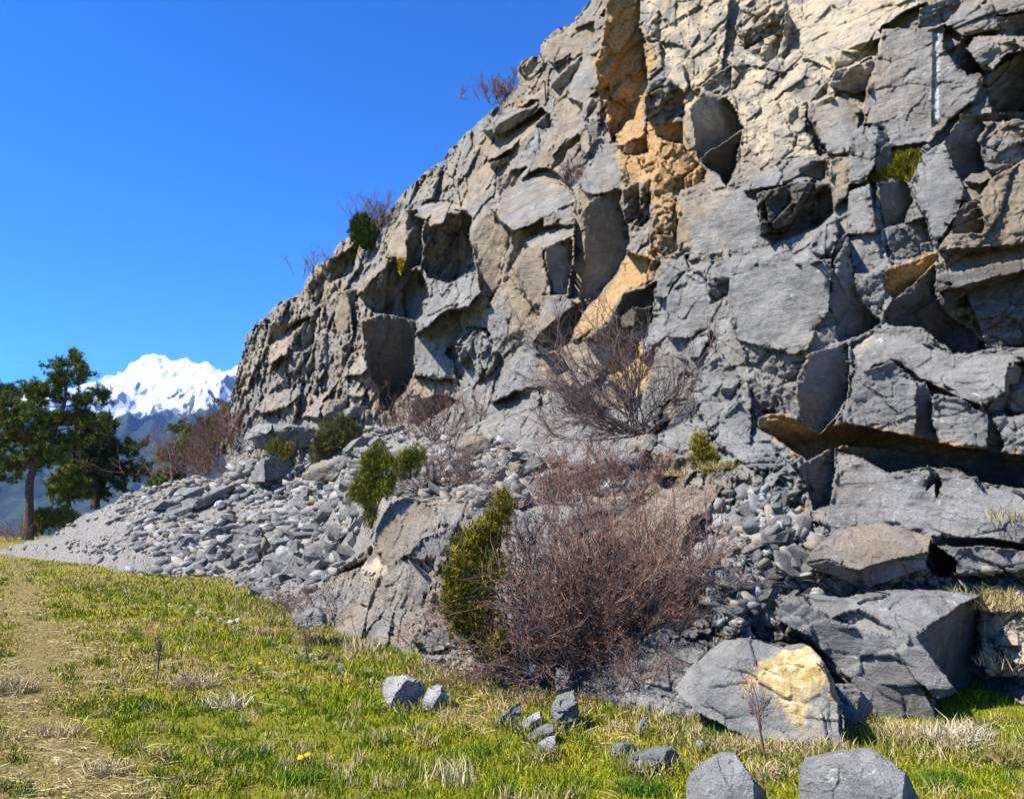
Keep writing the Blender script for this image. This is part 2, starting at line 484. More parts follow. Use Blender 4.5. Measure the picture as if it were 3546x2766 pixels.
FA = [  # left part of the cliff
    ([(280, 890), (470, 770), (465, 930), (400, 985), (280, 990)], -20, 12, '', .35, .6),
    ([(190, 930), (280, 905), (275, 990), (180, 1000)], 10, 0, '', .3, .6),
    ([(270, 1110), (440, 960), (540, 940), (390, 1070), (380, 1180), (250, 1260)], -50, 45, '', 0, .3, 'w'),
    ([(240, 1110), (250, 990), (400, 985), (440, 950), (400, 1010), (270, 1115)], 10, -50, 't', -.1, .3),
    ([(390, 1070), (500, 960), (555, 960), (550, 1110), (470, 1170), (385, 1170)], 18, 0, 'l', .15, .4),
    ([(700, 480), (800, 390), (850, 450), (680, 560), (600, 560)], -40, 30, '', .2, .7),
    ([(590, 600), (690, 570), (840, 440), (800, 660), (740, 680), (650, 720), (600, 680)], 8, -8, 'l', .2, .5),
    ([(510, 680), (590, 650), (590, 830), (560, 880), (490, 760)], -5, 0, '', .2, .7),
    ([(690, 780), (755, 770), (790, 900), (800, 1030), (720, 1060), (680, 960)], -35, 5, '', .3, .1, 'w'),
    ([(755, 770), (830, 750), (810, 830), (835, 980), (815, 1060), (800, 1030), (790, 900)], 60, 0, 'l', 0, .3),
    ([(1060, 370), (1150, 240), (1160, 420), (1140, 560), (1090, 560), (1020, 550), (1010, 450)], -40, 20, '', .2, .12, 'w'),
    ([(1010, 600), (1090, 565), (1060, 580), (1000, 640), (905, 710), (870, 830), (820, 830), (840, 720), (900, 610)], -50, 30, '', .3, .12),
    ([(815, 800), (870, 780), (890, 880), (850, 960), (880, 1130), (930, 1260), (910, 1290), (870, 1180), (840, 1000)], -60, 10, '', .2, .2),
    ([(880, 760), (905, 710), (1010, 640), (1060, 575), (1100, 570), (1120, 700), (1150, 640), (1240, 640), (1290, 740), (1300, 820), (1250, 840), (1260, 920), (1210, 970), (1060, 930), (940, 920), (890, 880), (870, 840)], 46, -24, 'l', -.1, .45),
    ([(1155, 240), (1270, 235), (1285, 280), (1250, 370), (1260, 470), (1250, 600), (1150, 650), (1120, 700), (1140, 590), (1160, 550), (1145, 420)], 50, -14, 'l', 0, .3),
    ([(845, 965), (1000, 925), (1060, 930), (1215, 970), (1225, 1040), (1205, 1300), (1150, 1420), (1090, 1480), (1050, 1560), (985, 1560), (960, 1430), (900, 1290), (870, 1130)], 48, -24, 'l', -.15, .2),
    ([(1280, 300), (1350, 270), (1520, 265), (1580, 290), (1560, 400), (1600, 560), (1615, 640), (1430, 730), (1290, 690), (1250, 600), (1260, 470), (1255, 370)], 42, -26, 't', .35, .6),
    ([(1280, 300), (1340, 260), (1450, 240), (1520, 265), (1420, 272), (1390, 330), (1300, 345)], -60, 42, 'b', 0, .2),
    ([(1180, 270), (1300, 170), (1450, 180), (1560, 260), (1450, 240), (1340, 260), (1280, 300)], -40, 50, '', .1, .15),
    ([(1290, 830), (1640, 640), (1700, 690), (1560, 880), (1400, 900), (1300, 1000), (1215, 1060)], -45, 36, 't', .15, .4),
    ([(1215, 1060), (1300, 1000), (1400, 900), (1520, 900), (1500, 960), (1440, 1140), (1400, 1180), (1460, 1230), (1470, 1340), (1350, 1350), (1205, 1330)], -34, 18, '', .35, .18),
    ([(1500, 960), (1450, 1060), (1405, 1175), (1460, 1120), (1520, 1030)], 45, 0, 'l', 0, .3),
    ([(1480, 1120), (1560, 1010), (1690, 1020), (1620, 1090), (1540, 1130)], -35, 45, '', .2, .3),
    ([(1480, 1130), (1540, 1135), (1620, 1095), (1690, 1030), (1700, 1140), (1560, 1200), (1500, 1250)], 25, -15, 't', 0, .5),
    ([(1150, 1440), (1200, 1340), (1350, 1350), (1490, 1370), (1500, 1440), (1380, 1450), (1170, 1470)], -30, 22, '', .45, .25, 'w'),
    ([(1170, 1480), (1380, 1445), (1500, 1490), (1300, 1600), (1190, 1580)], 20, -35, 't', -.2, .4),
    ([(420, 1600), (600, 1450), (760, 1290), (860, 1180), (900, 1290), (860, 1320), (720, 1340), (600, 1500), (580, 1600)], -55, 28, '', .3, .45),
    ([(150, 1540), (300, 1400), (430, 1400), (440, 1470), (350, 1540), (200, 1580)], -40, 32, '', .3, .25),
    ([(450, 1300), (560, 1200), (545, 1290), (500, 1360), (490, 1310)], 42, -10, 'l', 0, .3),
    ([(740, 1420), (830, 1400), (880, 1430), (860, 1470), (760, 1460)], -30, 40, '', .35, .4),
    ([(335, 1545), (370, 1540), (365, 1625), (330, 1620)], 50, 0, 'l', .2, .2),
    ([(590, 1510), (640, 1480), (760, 1490), (680, 1590), (620, 1610)], -40, 15, '', .4, .3, 'w'),
    ([(640, 1500), (760, 1495), (740, 1540), (690, 1590)], 30, -10, 'l', .3, .3),
    ([(985, 1570), (1050, 1560), (1030, 1640), (990, 1640)], 30, 0, 'l', .2, .2),
]
FB = [  # ridge, cleft and columns
    ([(560, 270), (870, 140), (870, 250), (740, 350), (600, 420), (570, 390)], -28, 22, '', .2, .2, 'w'),
    ([(360, 420), (430, 360), (520, 350), (530, 470), (440, 520), (370, 470)], -20, 5, '', .35, .7),
    ([(590, 540), (740, 400), (790, 370), (770, 440), (690, 560), (640, 585), (590, 565)], 20, -35, 't', .15, .3),
    ([(690, 600), (800, 370), (880, 350), (890, 480), (870, 560), (820, 760), (800, 790), (790, 690), (700, 650)], -40, 25, '', .25, .12),
    ([(880, 560), (895, 640), (885, 720), (815, 785), (840, 660)], 55, 0, 'l', 0, .1),
    ([(800, 790), (895, 725), (905, 980), (860, 1040), (820, 860)], -6, 8, '', .15, .1),
    ([(140, 850), (250, 780), (460, 655), (510, 660), (460, 690), (300, 780), (160, 860)], -30, 40, '', .4, .2),
    ([(150, 855), (300, 780), (460, 685), (510, 690), (470, 740), (300, 860), (210, 890)], 10, -55, 't', 0, .2),
    ([(140, 1010), (280, 890), (520, 710), (560, 740), (420, 860), (330, 980), (170, 1060)], -50, 40, '', 0, .18, 'w'),
    ([(180, 1070), (320, 1020), (310, 1060), (240, 1100), (190, 1100)], 15, -30, 't', .1, .2),
    ([(490, 810), (540, 760), (580, 750), (590, 830), (530, 850)], 30, -10, 'l', .1, .4),
    ([(590, 960), (700, 690), (790, 700), (790, 830), (680, 920), (590, 1040)], -36, 20, '', .15, .2),
    ([(690, 1000), (750, 920), (790, 1000), (830, 1050), (790, 1160), (700, 1140), (680, 1050)], -30, 12, '', -.1, .25),
    ([(580, 1080), (690, 930), (770, 880), (780, 930), (700, 980), (660, 1060), (600, 1110)], 45, -25, 'l', 0, .3),
    ([(180, 1370), (330, 1240), (500, 1100), (590, 1110), (700, 1220), (750, 1300), (640, 1370), (550, 1420), (440, 1480), (340, 1510), (270, 1470)], -32, 42, '', .3, .08),
    ([(225, 1170), (330, 1120), (430, 1100), (330, 1230), (240, 1300)], 15, -5, 'l', .25, .4),
    ([(110, 1430), (180, 1385), (270, 1470), (340, 1510), (320, 1600), (280, 1700), (270, 1830), (190, 1980), (120, 1900), (60, 1560)], -18, 6, 't', 0, .15, 'w'),
    ([(545, 1420), (740, 1290), (740, 1420), (640, 1440), (540, 1520)], -20, 30, '', .1, .4),
    ([(420, 1570), (560, 1480), (730, 1470), (740, 1540), (600, 1610), (540, 1630), (440, 1640)], -40, 48, '', .3, .2),
    ([(340, 1510), (440, 1490), (545, 1420), (540, 1510), (440, 1560), (390, 1640), (330, 1760), (280, 1850), (275, 1800), (310, 1650)], 40, -28, 'l', -.1, .2),
    ([(800, 1120), (900, 980), (1020, 980), (1040, 1140), (1050, 1230), (900, 1270), (800, 1290), (770, 1200)], -36, 26, '', .35, .12),
    ([(760, 1230), (860, 1290), (790, 1400), (800, 1780), (770, 1950), (700, 1950), (730, 1704), (745, 1350)], -62, 6, 't', 0, .15, 'w'),
    ([(860, 1295), (1050, 1240), (1030, 1330), (1090, 1470), (1100, 1600), (1060, 1720), (1010, 1790), (900, 1950), (830, 2050), (760, 1940), (800, 1780), (790, 1400)], 42, -12, 'l', 0, .12),
    ([(960, -60), (1180, -60), (1160, 180), (1210, 270), (1220, 560), (1190, 780), (1080, 800), (1000, 940), (920, 760), (900, 600), (880, 420), (930, 200)], 30, -4, 'l', -.35, .45, 'o'),
    ([(890, 650), (960, 660), (990, 800), (930, 980), (895, 940), (900, 760)], -10, 5, '', .2, .9),
    ([(1190, 150), (1280, 0), (1330, -60), (1480, -60), (1490, 400), (1440, 300), (1310, 270), (1210, 260)], -52, 8, '', .5, .3),
    ([(1240, 130), (1290, 60), (1310, 110), (1300, 270), (1215, 240)], 10, 0, 'l', .1, .2),
    ([(1200, 290), (1290, 270), (1310, 440), (1220, 530)], -50, 10, '', .5, .5, 'w'),
    ([(1480, -60), (1760, -60), (1704, 480), (1600, 560), (1500, 600), (1490, 400)], -46, 12, '', .3, .4),
    ([(1340, 510), (1440, 420), (1490, 560), (1450, 620)], -30, 25, '', .4, .2),
    ([(1220, 540), (1340, 500), (1450, 600), (1460, 760), (1440, 810), (1230, 820), (1190, 720), (1190, 650)], -4, -4, '', .5, .85),
    ([(1240, 825), (1450, 800), (1450, 960), (1480, 980), (1350, 930), (1280, 900)], 12, -40, 't', -.15, .3, 'o'),
    ([(1450, 760), (1500, 690), (1530, 760), (1560, 1050), (1500, 980), (1450, 860)], -62, 5, '', .55, .2),
    ([(1010, 880), (1110, 800), (1200, 800), (1190, 900), (1080, 930), (1070, 970), (1020, 960)], -35, 28, '', .4, .2, 'o'),
    ([(1080, 930), (1200, 905), (1225, 1000), (1130, 1025), (1040, 1000)], 22, -30, 't', 0, .4),
    ([(1030, 1010), (1140, 1030), (1190, 1130), (1150, 1200), (1060, 1230), (1040, 1130)], -35, 8, '', .25, .3, 'o'),
    ([(1160, 1030), (1280, 1010), (1260, 1140), (1200, 1130)], -8, 5, '', .1, .3),
    ([(1050, 1240), (1150, 1200), (1240, 1180), (1230, 1440), (1180, 1500), (1060, 1440)], 14, -6, '', 0, .9),
    ([(1290, 920), (1450, 950), (1540, 1060), (1600, 1120), (1590, 1200), (1420, 1260), (1390, 1150), (1300, 1080)], -30, 0, '', 0, .6, 'o'),
    ([(1260, 1160), (1300, 1100), (1390, 1180), (1390, 1280), (1340, 1380), (1250, 1420)], -42, 5, '', .25, .5, 'o'),
    ([(1250, 1420), (1390, 1300), (1480, 1540), (1460, 1704), (1230, 1704)], -30, 8, '', .15, .9),
    ([(1390, 1300), (1480, 1290), (1540, 1380), (1480, 1540), (1410, 1500)], 20, -8, 'l', -.1, .5),
    ([(1500, 1430), (1704, 1390), (1704, 1704), (1480, 1704)], -44, 6, '', .3, .15),
]
FD = [  # upper right
    ([(310, 60), (470, -60), (600, -60), (600, 330), (490, 420), (350, 330), (280, 200)], -16, 4, '', .3, .8),
    ([(600, 80), (640, 130), (600, 440), (570, 430)], 45, 0, 'l', -.1, .3),
    ([(750, 20), (800, -80), (1300, -80), (1540, 20), (1380, 90), (1230, 180), (1230, 340), (1060, 440), (920, 470), (720, 380), (700, 250)], -45, 16, '', .35, .22, 'p'),
    ([(860, 370), (1070, 310), (1230, 250), (1230, 340), (1110, 400), (930, 470)], -8, -6, 'b', 0, .35),
    ([(930, 470), (1210, 385), (1170, 480), (1130, 600), (1120, 680), (1030, 640), (890, 560)], 22, -32, 't', 0, .3),
    ([(430, 830), (560, 650), (740, 680), (740, 900), (830, 1020), (560, 1060), (430, 1060)], -42, 12, '', .1, .3, 'p'),
    ([(900, 630), (760, 690), (750, 780), (890, 1010), (1020, 1000), (1080, 830), (1100, 720), (960, 640)], -34, 18, '', .35, .1),
    ([(740, 790), (890, 1000), (830, 1025), (760, 910)], 35, -10, 'l', .1, .2),
    ([(630, 720), (690, 680), (690, 770), (620, 850)], 35, -10, 'l', .1, .2),
    ([(800, 620), (880, 540), (880, 620), (800, 655)], 40, -20, 'l', .1, .2),
    ([(1190, 430), (1240, 190), (1580, 190), (1640, 160), (1640, 300), (1740, 460), (1920, 520), (1850, 650), (1720, 760), (1560, 930), (1280, 970), (1250, 850), (1110, 820), (1140, 600)], -36, 15, '', .45, .22),
    ([(1760, 60), (2220, -40), (2220, 60), (1990, 100), (2010, 200), (1770, 240), (1640, 160)], -40, 15, '', .3, .3),
    ([(1760, 250), (2000, 240), (2230, 250), (2230, 320), (2060, 360), (1960, 460), (1850, 440), (1780, 330)], -30, 20, '', .5, .5),
    ([(1490, 60), (1700, -40), (1770, -20), (1740, 60), (1640, 160), (1480, 195)], 12, -32, 't', .1, .5),
    ([(1990, 110), (2230, 80), (2230, 240), (2060, 240), (2010, 190)], 25, -35, 't', .1, .3),
    ([(1710, 320), (1760, 255), (1850, 240), (1800, 330), (1880, 430), (1920, 470), (1800, 495), (1740, 430)], 35, -15, 'l', -.1, .4),
    ([(1900, 505), (2060, 400), (2230, 330), (2230, 740), (1960, 740), (1930, 620), (1900, 560)], 28, -38, 't', -.1, .3),
    ([(1740, 755), (2230, 730), (2230, 790), (1950, 800), (1740, 800)], 20, -50, 't', -.2, .3),
    ([(2000, 850), (2100, 780), (2230, 790), (2230, 930), (2050, 1000), (1960, 980)], -15, 5, '', .3, .7),
    ([(1860, 960), (2000, 1000), (2170, 930), (2230, 940), (2180, 1050), (1990, 1140), (1920, 1100)], 0, 20, '', .1, .5),
    ([(1860, 1320), (1950, 1170), (2230, 1030), (2230, 1600), (1600, 1640), (1700, 1500), (1880, 1330)], -26, 16, '', .5, .3, 'w'),
    ([(1650, 940), (1740, 780), (1860, 760), (1920, 830), (1860, 920), (1925, 1120), (1760, 1195), (1700, 1080)], 36, -20, 'l', -.2, .25),
    ([(1420, 1230), (1500, 1020), (1650, 930), (1700, 1090), (1770, 1240), (1740, 1400), (1580, 1620), (1540, 1440), (1460, 1320)], -28, 24, '', .3, .1),
    ([(1770, 1330), (1850, 1320), (1920, 1460), (1900, 1530), (1700, 1530), (1690, 1480)], 40, -15, 'l', -.1, .3),
    ([(1760, 1190), (1830, 1140), (1990, 1140), (1880, 1210)], -40, 60, '', .2, .2),
    ([(1040, 870), (1100, 830), (1210, 840), (1240, 940), (1190, 1080), (1130, 1190), (1020, 1220), (1030, 1000)], -45, 22, '', .5, .25),
    ([(1210, 850), (1260, 860), (1310, 1000), (1310, 1090), (1200, 1150), (1190, 1070)], 48, -6, 'l', 0, .2),
    ([(330, 1260), (400, 1130), (720, 1060), (860, 1040), (850, 1180), (680, 1200), (450, 1230)], -38, 34, '', .35, .3),
    ([(690, 1110), (780, 1050), (860, 1055), (865, 1170), (830, 1190), (710, 1160)], 32, -12, 'l', 0, .2),
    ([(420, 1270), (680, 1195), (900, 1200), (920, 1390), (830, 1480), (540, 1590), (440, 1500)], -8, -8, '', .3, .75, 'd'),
    ([(-100, 1300), (330, 1270), (420, 1330), (440, 1500), (540, 1590), (330, 1660), (-100, 1660)], -44, 10, '', .25, .12),
    ([(870, 1050), (1030, 1020), (1030, 1230), (1040, 1280), (950, 1340), (930, 1390)], -40, 12, '', .2, .15, 'w'),
    ([(1030, 1260), (1160, 1205), (1210, 1520), (1010, 1530)], -46, 8, '', .4, .12),
    ([(1195, 1195), (1390, 1185), (1450, 1320), (1400, 1390), (1390, 1470), (1220, 1500)], 25, -6, 'l', 0, .1),
    ([(1225, 1500), (1390, 1470), (1520, 1420), (1580, 1650), (1290, 1720), (1250, 1620)], 6, 0, 'l', 0, .35),
    ([(760, 1620), (830, 1500), (940, 1410), (950, 1530), (920, 1680), (780, 1650)], -45, 10, '', .3, .2),
    ([(930, 1600), (1010, 1530), (1045, 1690), (940, 1665)], 25, -5, 'l', .1, .2),
]
FE = [  # ochre hollow in the middle
    ([(330, 230), (440, 110), (530, 110), (570, 340), (560, 430), (500, 540), (400, 420)], -22, 16, '', .25, .15, 'w'),
    ([(540, 110), (720, 50), (720, 250), (690, 415), (580, 420), (570, 330)], 34, -8, 'l', 0, .1),
    ([(270, 260), (340, 330), (500, 540), (460, 650), (330, 690), (300, 460)], -35, 12, '', .2, .2, 'w'),
    ([(520, 430), (690, 425), (750, 470), (640, 560), (540, 640), (460, 740), (500, 600)], -30, 30, '', .45, .15),
    ([(640, 560), (750, 475), (850, 440), (860, 480), (750, 620), (700, 740), (560, 760), (470, 740), (540, 640)], 35, -25, 'l', -.1, .2),
    ([(800, 520), (900, 430), (1000, 290), (1090, 140), (1240, 180), (1260, 240), (1180, 380), (1060, 400), (990, 540), (900, 640), (720, 730), (760, 610)], -48, 30, '', -.15, .18, 'o'),
    ([(1240, 180), (1310, 200), (1290, 300), (1130, 420), (1040, 550), (990, 570), (1060, 400), (1190, 370)], 20, -20, '', .1, .5),
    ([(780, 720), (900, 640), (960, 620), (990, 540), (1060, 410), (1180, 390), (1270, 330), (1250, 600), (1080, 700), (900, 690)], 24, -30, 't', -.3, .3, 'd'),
    ([(1030, 570), (1120, 500), (1130, 620), (1050, 640)], -45, 15, '', .5, .1),
    ([(1120, 500), (1250, 490), (1220, 700), (1150, 740), (1080, 700), (1130, 620)], 25, -8, 'l', .35, .3),
    ([(800, 730), (900, 690), (1060, 690), (1050, 740), (960, 880), (900, 960), (780, 1040), (640, 1000), (480, 900), (560, 790), (700, 760)], -32, 32, '', .3, .12, 'w'),
    ([(1065, 690), (1160, 740), (1160, 830), (1060, 910), (880, 990), (900, 950), (960, 870)], 28, -15, 'l', -.1, .15, 'o'),
    ([(1160, 830), (1270, 760), (1270, 850), (1200, 1030), (1150, 1100), (960, 980), (1060, 915)], -35, 32, '', 0, .1, 'o'),
    ([(960, 985), (1150, 1100), (1130, 1180), (900, 1150), (800, 1060), (900, 995)], -30, 20, '', .1, .2, 'w'),
    ([(220, 1000), (400, 820), (600, 800), (700, 900), (560, 1000), (330, 1060), (190, 1130)], -34, 26, '', .3, .3),
    ([(20, 740), (110, 630), (200, 720), (280, 860), (230, 980), (100, 940)], -20, 10, '', .2, .7),
    ([(1250, 390), (1450, 140), (1480, 240), (1380, 340), (1340, 440), (1260, 440)], -40, 18, '', .3, .2),
    ([(1340, 440), (1480, 240), (1760, 300), (1700, 470), (1620, 620), (1500, 700), (1350, 700)], -40, 12, '', .3, .18),
    ([(1600, 310), (1760, 340), (1750, 430), (1640, 480)], -5, -10, 'l', 0, .7),
    ([(1490, 750), (1560, 680), (1630, 640), (1620, 720), (1560, 830), (1500, 830)], -50, 12, '', .35, .1),
    ([(1620, 710), (1600, 840), (1560, 830)], 40, -10, 'l', .1, .1),
    ([(1200, 1060), (1280, 760), (1480, 860), (1540, 1040), (1420, 1200), (1260, 1300), (1180, 1250)], -40, 16, '', .2, .3),
    ([(1560, 900), (1700, 800), (1850, 1020), (1750, 1170), (1640, 1340), (1540, 1200), (1520, 1050)], -40, 22, '', .25, .25),
    ([(1680, 1030), (1840, 1000), (1760, 1100), (1720, 1090)], 20, -30, 't', 0, .2),
    ([(1190, 1430), (1290, 1330), (1560, 1200), (1640, 1300), (1640, 1420), (1540, 1480), (1440, 1490), (1290, 1480)], -36, 38, '', .5, .25),
    ([(1180, 1440), (1290, 1480), (1440, 1490), (1540, 1480), (1640, 1420), (1640, 1520), (1440, 1600), (1250, 1600)], -8, 0, 't', 0, .3, 'w'),
    ([(1640, 1330), (1760, 1160), (1893, 1010), (1893, 1450), (1800, 1480), (1680, 1420)], -38, 22, '', .35, .2),
]
FF = [  # overhanging block, ledge and right flank
    ([(860, 270), (1050, 270), (1070, 400), (1060, 520), (960, 500), (890, 390)], -20, -4, '', .1, .3),
    ([(60, 210), (500, 205), (720, 180), (720, 260), (700, 500), (640, 640), (570, 760), (480, 810), (380, 790), (100, 710), (60, 600), (50, 330)], -40, 8, '', .55, .09),
    ([(570, 760), (620, 620), (700, 520), (740, 590), (760, 720), (600, 790)], -14, 0, 'l', 0, .3),
    ([(720, 250), (830, 30), (850, 200), (870, 330), (930, 480), (1000, 560), (1050, 590), (990, 650), (760, 730), (740, 590), (700, 500)], 34, -12, 'l', -.2, .2),
    ([(1060, 270), (1200, 210), (1400, 140), (1400, 200), (1280, 330), (1130, 450), (1070, 400)], 5, -48, 't', .1, .2, 'o'),
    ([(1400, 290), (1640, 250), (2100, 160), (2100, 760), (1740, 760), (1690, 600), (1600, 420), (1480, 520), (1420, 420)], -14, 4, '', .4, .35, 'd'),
    ([(1400, 290), (1640, 250), (2100, 160), (2100, 230), (1700, 330), (1420, 400)], -35, 45, '', .4, .3),
    ([(1480, 500), (1600, 420), (1690, 600), (1740, 740), (1600, 700), (1500, 600)], 4, 0, 'l', 0, .6),
    ([(1120, 450), (1280, 330), (1400, 220), (1400, 420), (1500, 560), (1650, 650), (1750, 765), (1620, 800), (1530, 810), (1320, 640), (1100, 620), (1060, 560)], 26, -25, 'l', -.5, .3),
    ([(840, 740), (1000, 670), (1300, 720), (1540, 810), (1740, 820), (1900, 770), (2100, 760), (2100, 860), (1880, 860), (1860, 980), (1870, 1040), (1770, 1160), (1560, 1090), (1300, 960), (1130, 840), (990, 880), (870, 1000)], -44, 36, '', .3, .18),
    ([(870, 1000), (900, 930), (1110, 850), (1280, 1000), (1280, 1090), (1270, 1340), (1000, 1310), (790, 1250), (830, 1130), (880, 960)], -14, 10, '', .5, .18),
    ([(840, 750), (870, 990), (890, 930), (820, 1130), (740, 1270), (700, 1285), (830, 1060)], -68, 12, 'r', 0, .1),
    ([(1280, 1010), (1330, 980), (1390, 1120), (1370, 1230), (1430, 1400), (1270, 1350)], 55, -6, 'l', 0, .15),
    ([(1380, 1060), (1560, 1090), (1750, 1200), (1740, 1420), (1440, 1410), (1370, 1230)], -25, 18, '', .45, .18),
    ([(1750, 1230), (1780, 1240), (1850, 1400), (1820, 1460), (1740, 1430)], 50, 0, 'l', 0, .1),
    ([(1780, 1225), (2100, 1180), (2100, 1470), (1830, 1460), (1850, 1390)], -20, 6, '', .3, .3),
    ([(1870, 880), (1920, 860), (1960, 900), (1940, 1000), (1875, 1010), (1875, 1190), (1750, 1205), (1560, 1115), (1680, 1160), (1850, 1060)], 38, -25, 'l', -.1, .2),
    ([(500, 880), (570, 800), (770, 760), (830, 740), (835, 900), (820, 1080), (740, 1220), (640, 1340), (500, 1240), (490, 1080)], 34, -16, 'l', 0, .1),
    ([(130, 720), (400, 800), (560, 830), (500, 950), (490, 1080), (500, 1200), (270, 1200), (200, 1150), (160, 960)], -40, -4, 't', 0, .4),
    ([(300, 1180), (340, 1070), (385, 1130), (345, 1190)], 40, -15, 'l', 0, .1),
    ([(240, 1220), (350, 1200), (500, 1240), (640, 1340), (700, 1280), (850, 1260), (1270, 1350), (1560, 1420), (2100, 1480), (2100, 1540), (1500, 1470), (1150, 1430), (780, 1410), (560, 1500), (430, 1420), (240, 1290)], 5, -68, 't', 0, .2, 'o'),
    ([(560, 1500), (780, 1410), (1150, 1430), (1500, 1470), (2100, 1535), (2100, 1704), (1670, 1650), (1560, 1560), (1330, 1540), (1100, 1580), (900, 1490), (750, 1440), (745, 1710), (560, 1600)], 15, -30, 't', -.6, .3),
]
FI = [  # lower right slabs
    ([(850, 0), (1040, 0), (1050, 80), (1000, 260), (900, 290), (860, 120)], 34, -5, 'l', -.3, .3),
    ([(1050, 50), (1180, 0), (1380, 70), (1900, 90), (1930, 180), (2100, 150), (2320, 250), (2320, 520), (1950, 460), (1620, 450), (1300, 370), (1060, 400), (970, 440), (1000, 260)], -36, 26, '', .35, .15),
    ([(1600, 10), (1660, 60), (1690, 130), (1650, 230), (1640, 120), (1590, 180), (1610, 60)], 50, 0, 'l', -.1, .3),
    ([(0, 160), (360, 140), (260, 310), (180, 330), (80, 600), (-200, 640), (-180, 300)], -22, 46, '', .2, .08, 'w'),
    ([(1640, 500), (2320, 540), (2320, 660), (1780, 690), (1700, 560)], -22, 22, '', .25, .15),
    ([(1620, 450), (1950, 465), (2320, 530), (2320, 560), (1940, 505), (1650, 510)], 10, -45, 't', -.2, .2),
    ([(1600, 480), (1700, 540), (1780, 600), (1770, 690), (1640, 690), (1600, 620)], 25, -25, 't', -.5, .2),
    ([(1950, 760), (2184, 650), (2320, 650), (2320, 1300), (1950, 1300), (1900, 1000)], -30, 35, '', .1, .5, 'p'),
]
FG = [  # pale outcrop above the meadow
    ([(590, 1330), (660, 1220), (830, 1170), (960, 1210), (840, 1400), (640, 1420)], -40, 28, '', .2, .25),
    ([(940, 900), (1040, 740), (1150, 700), (1380, 780), (1370, 900), (1250, 970), (1130, 1080), (1000, 1150), (930, 1010)], -26, 28, '', .4, .12),
    ([(1250, 970), (1480, 870), (1440, 1090), (1240, 1120), (1140, 1080)], -18, 26, '', .3, .12),
    ([(1000, 1150), (1130, 1080), (1260, 1120), (1310, 1250), (1250, 1450), (1000, 1440), (840, 1400), (960, 1240)], -32, 18, 't', -.1, .15),
    ([(690, 1220), (700, 1170), (920, 1015), (935, 1060), (830, 1150)], 15, -10, 'r', 0, .2),
    ([(1340, 1225), (1430, 1085), (1440, 1130), (1370, 1215)], 35, -20, 'l', -.3, .1),
    ([(1260, 1450), (1330, 1260), (1450, 1200), (1500, 1500), (1420, 1640), (1200, 1640)], -30, 26, '', .25, .25),
    ([(1190, 1640), (1230, 1560), (1420, 1570), (1500, 1680), (1300, 1720)], -20, 12, '', .45, .15),
]
for K, L in ((KA, FA), (KB, FB), (KE, FE), (KD, FD), (KF, FF), (KI, FI), (KG, FG)):
    for f in L:
        f = list(f) + [None] * (7 - len(f))
        lm = 1.7
        if K in (KA, KB, KE):
            lm = 2.6
            if f[1] > 22: f[1] = 22; f[2] = min(f[2] - 6, -12)
        elif K in (KD, KF):
            lm = 1.25
            if f[1] > 24: f[1] = 24; f[2] = min(f[2] - 3, -11)
            if f[4] < 0: f[4] *= .4
        facet(K(f[0]), f[1], f[2], f[3], f[4], f[5], f[6], lm)
# the big dark rhombus and its underside (upper right of the middle)
facet(KD([(0, 600), (60, 560), (200, 450), (330, 380), (340, 520), (240, 650), (100, 640)]), -10, 12, '', .3, .85)
facet(KD([(-30, 700), (60, 600), (200, 640), (270, 700), (330, 850), (120, 985), (40, 1060), (10, 900)]), 34, -12, 'l', .2, .12)
facet(KD([(330, 850), (290, 1000), (280, 1100), (240, 1190), (215, 1225), (170, 1150), (90, 1100), (30, 1050), (120, 980)]), 26, -45, 't', 0, .12, 'd')
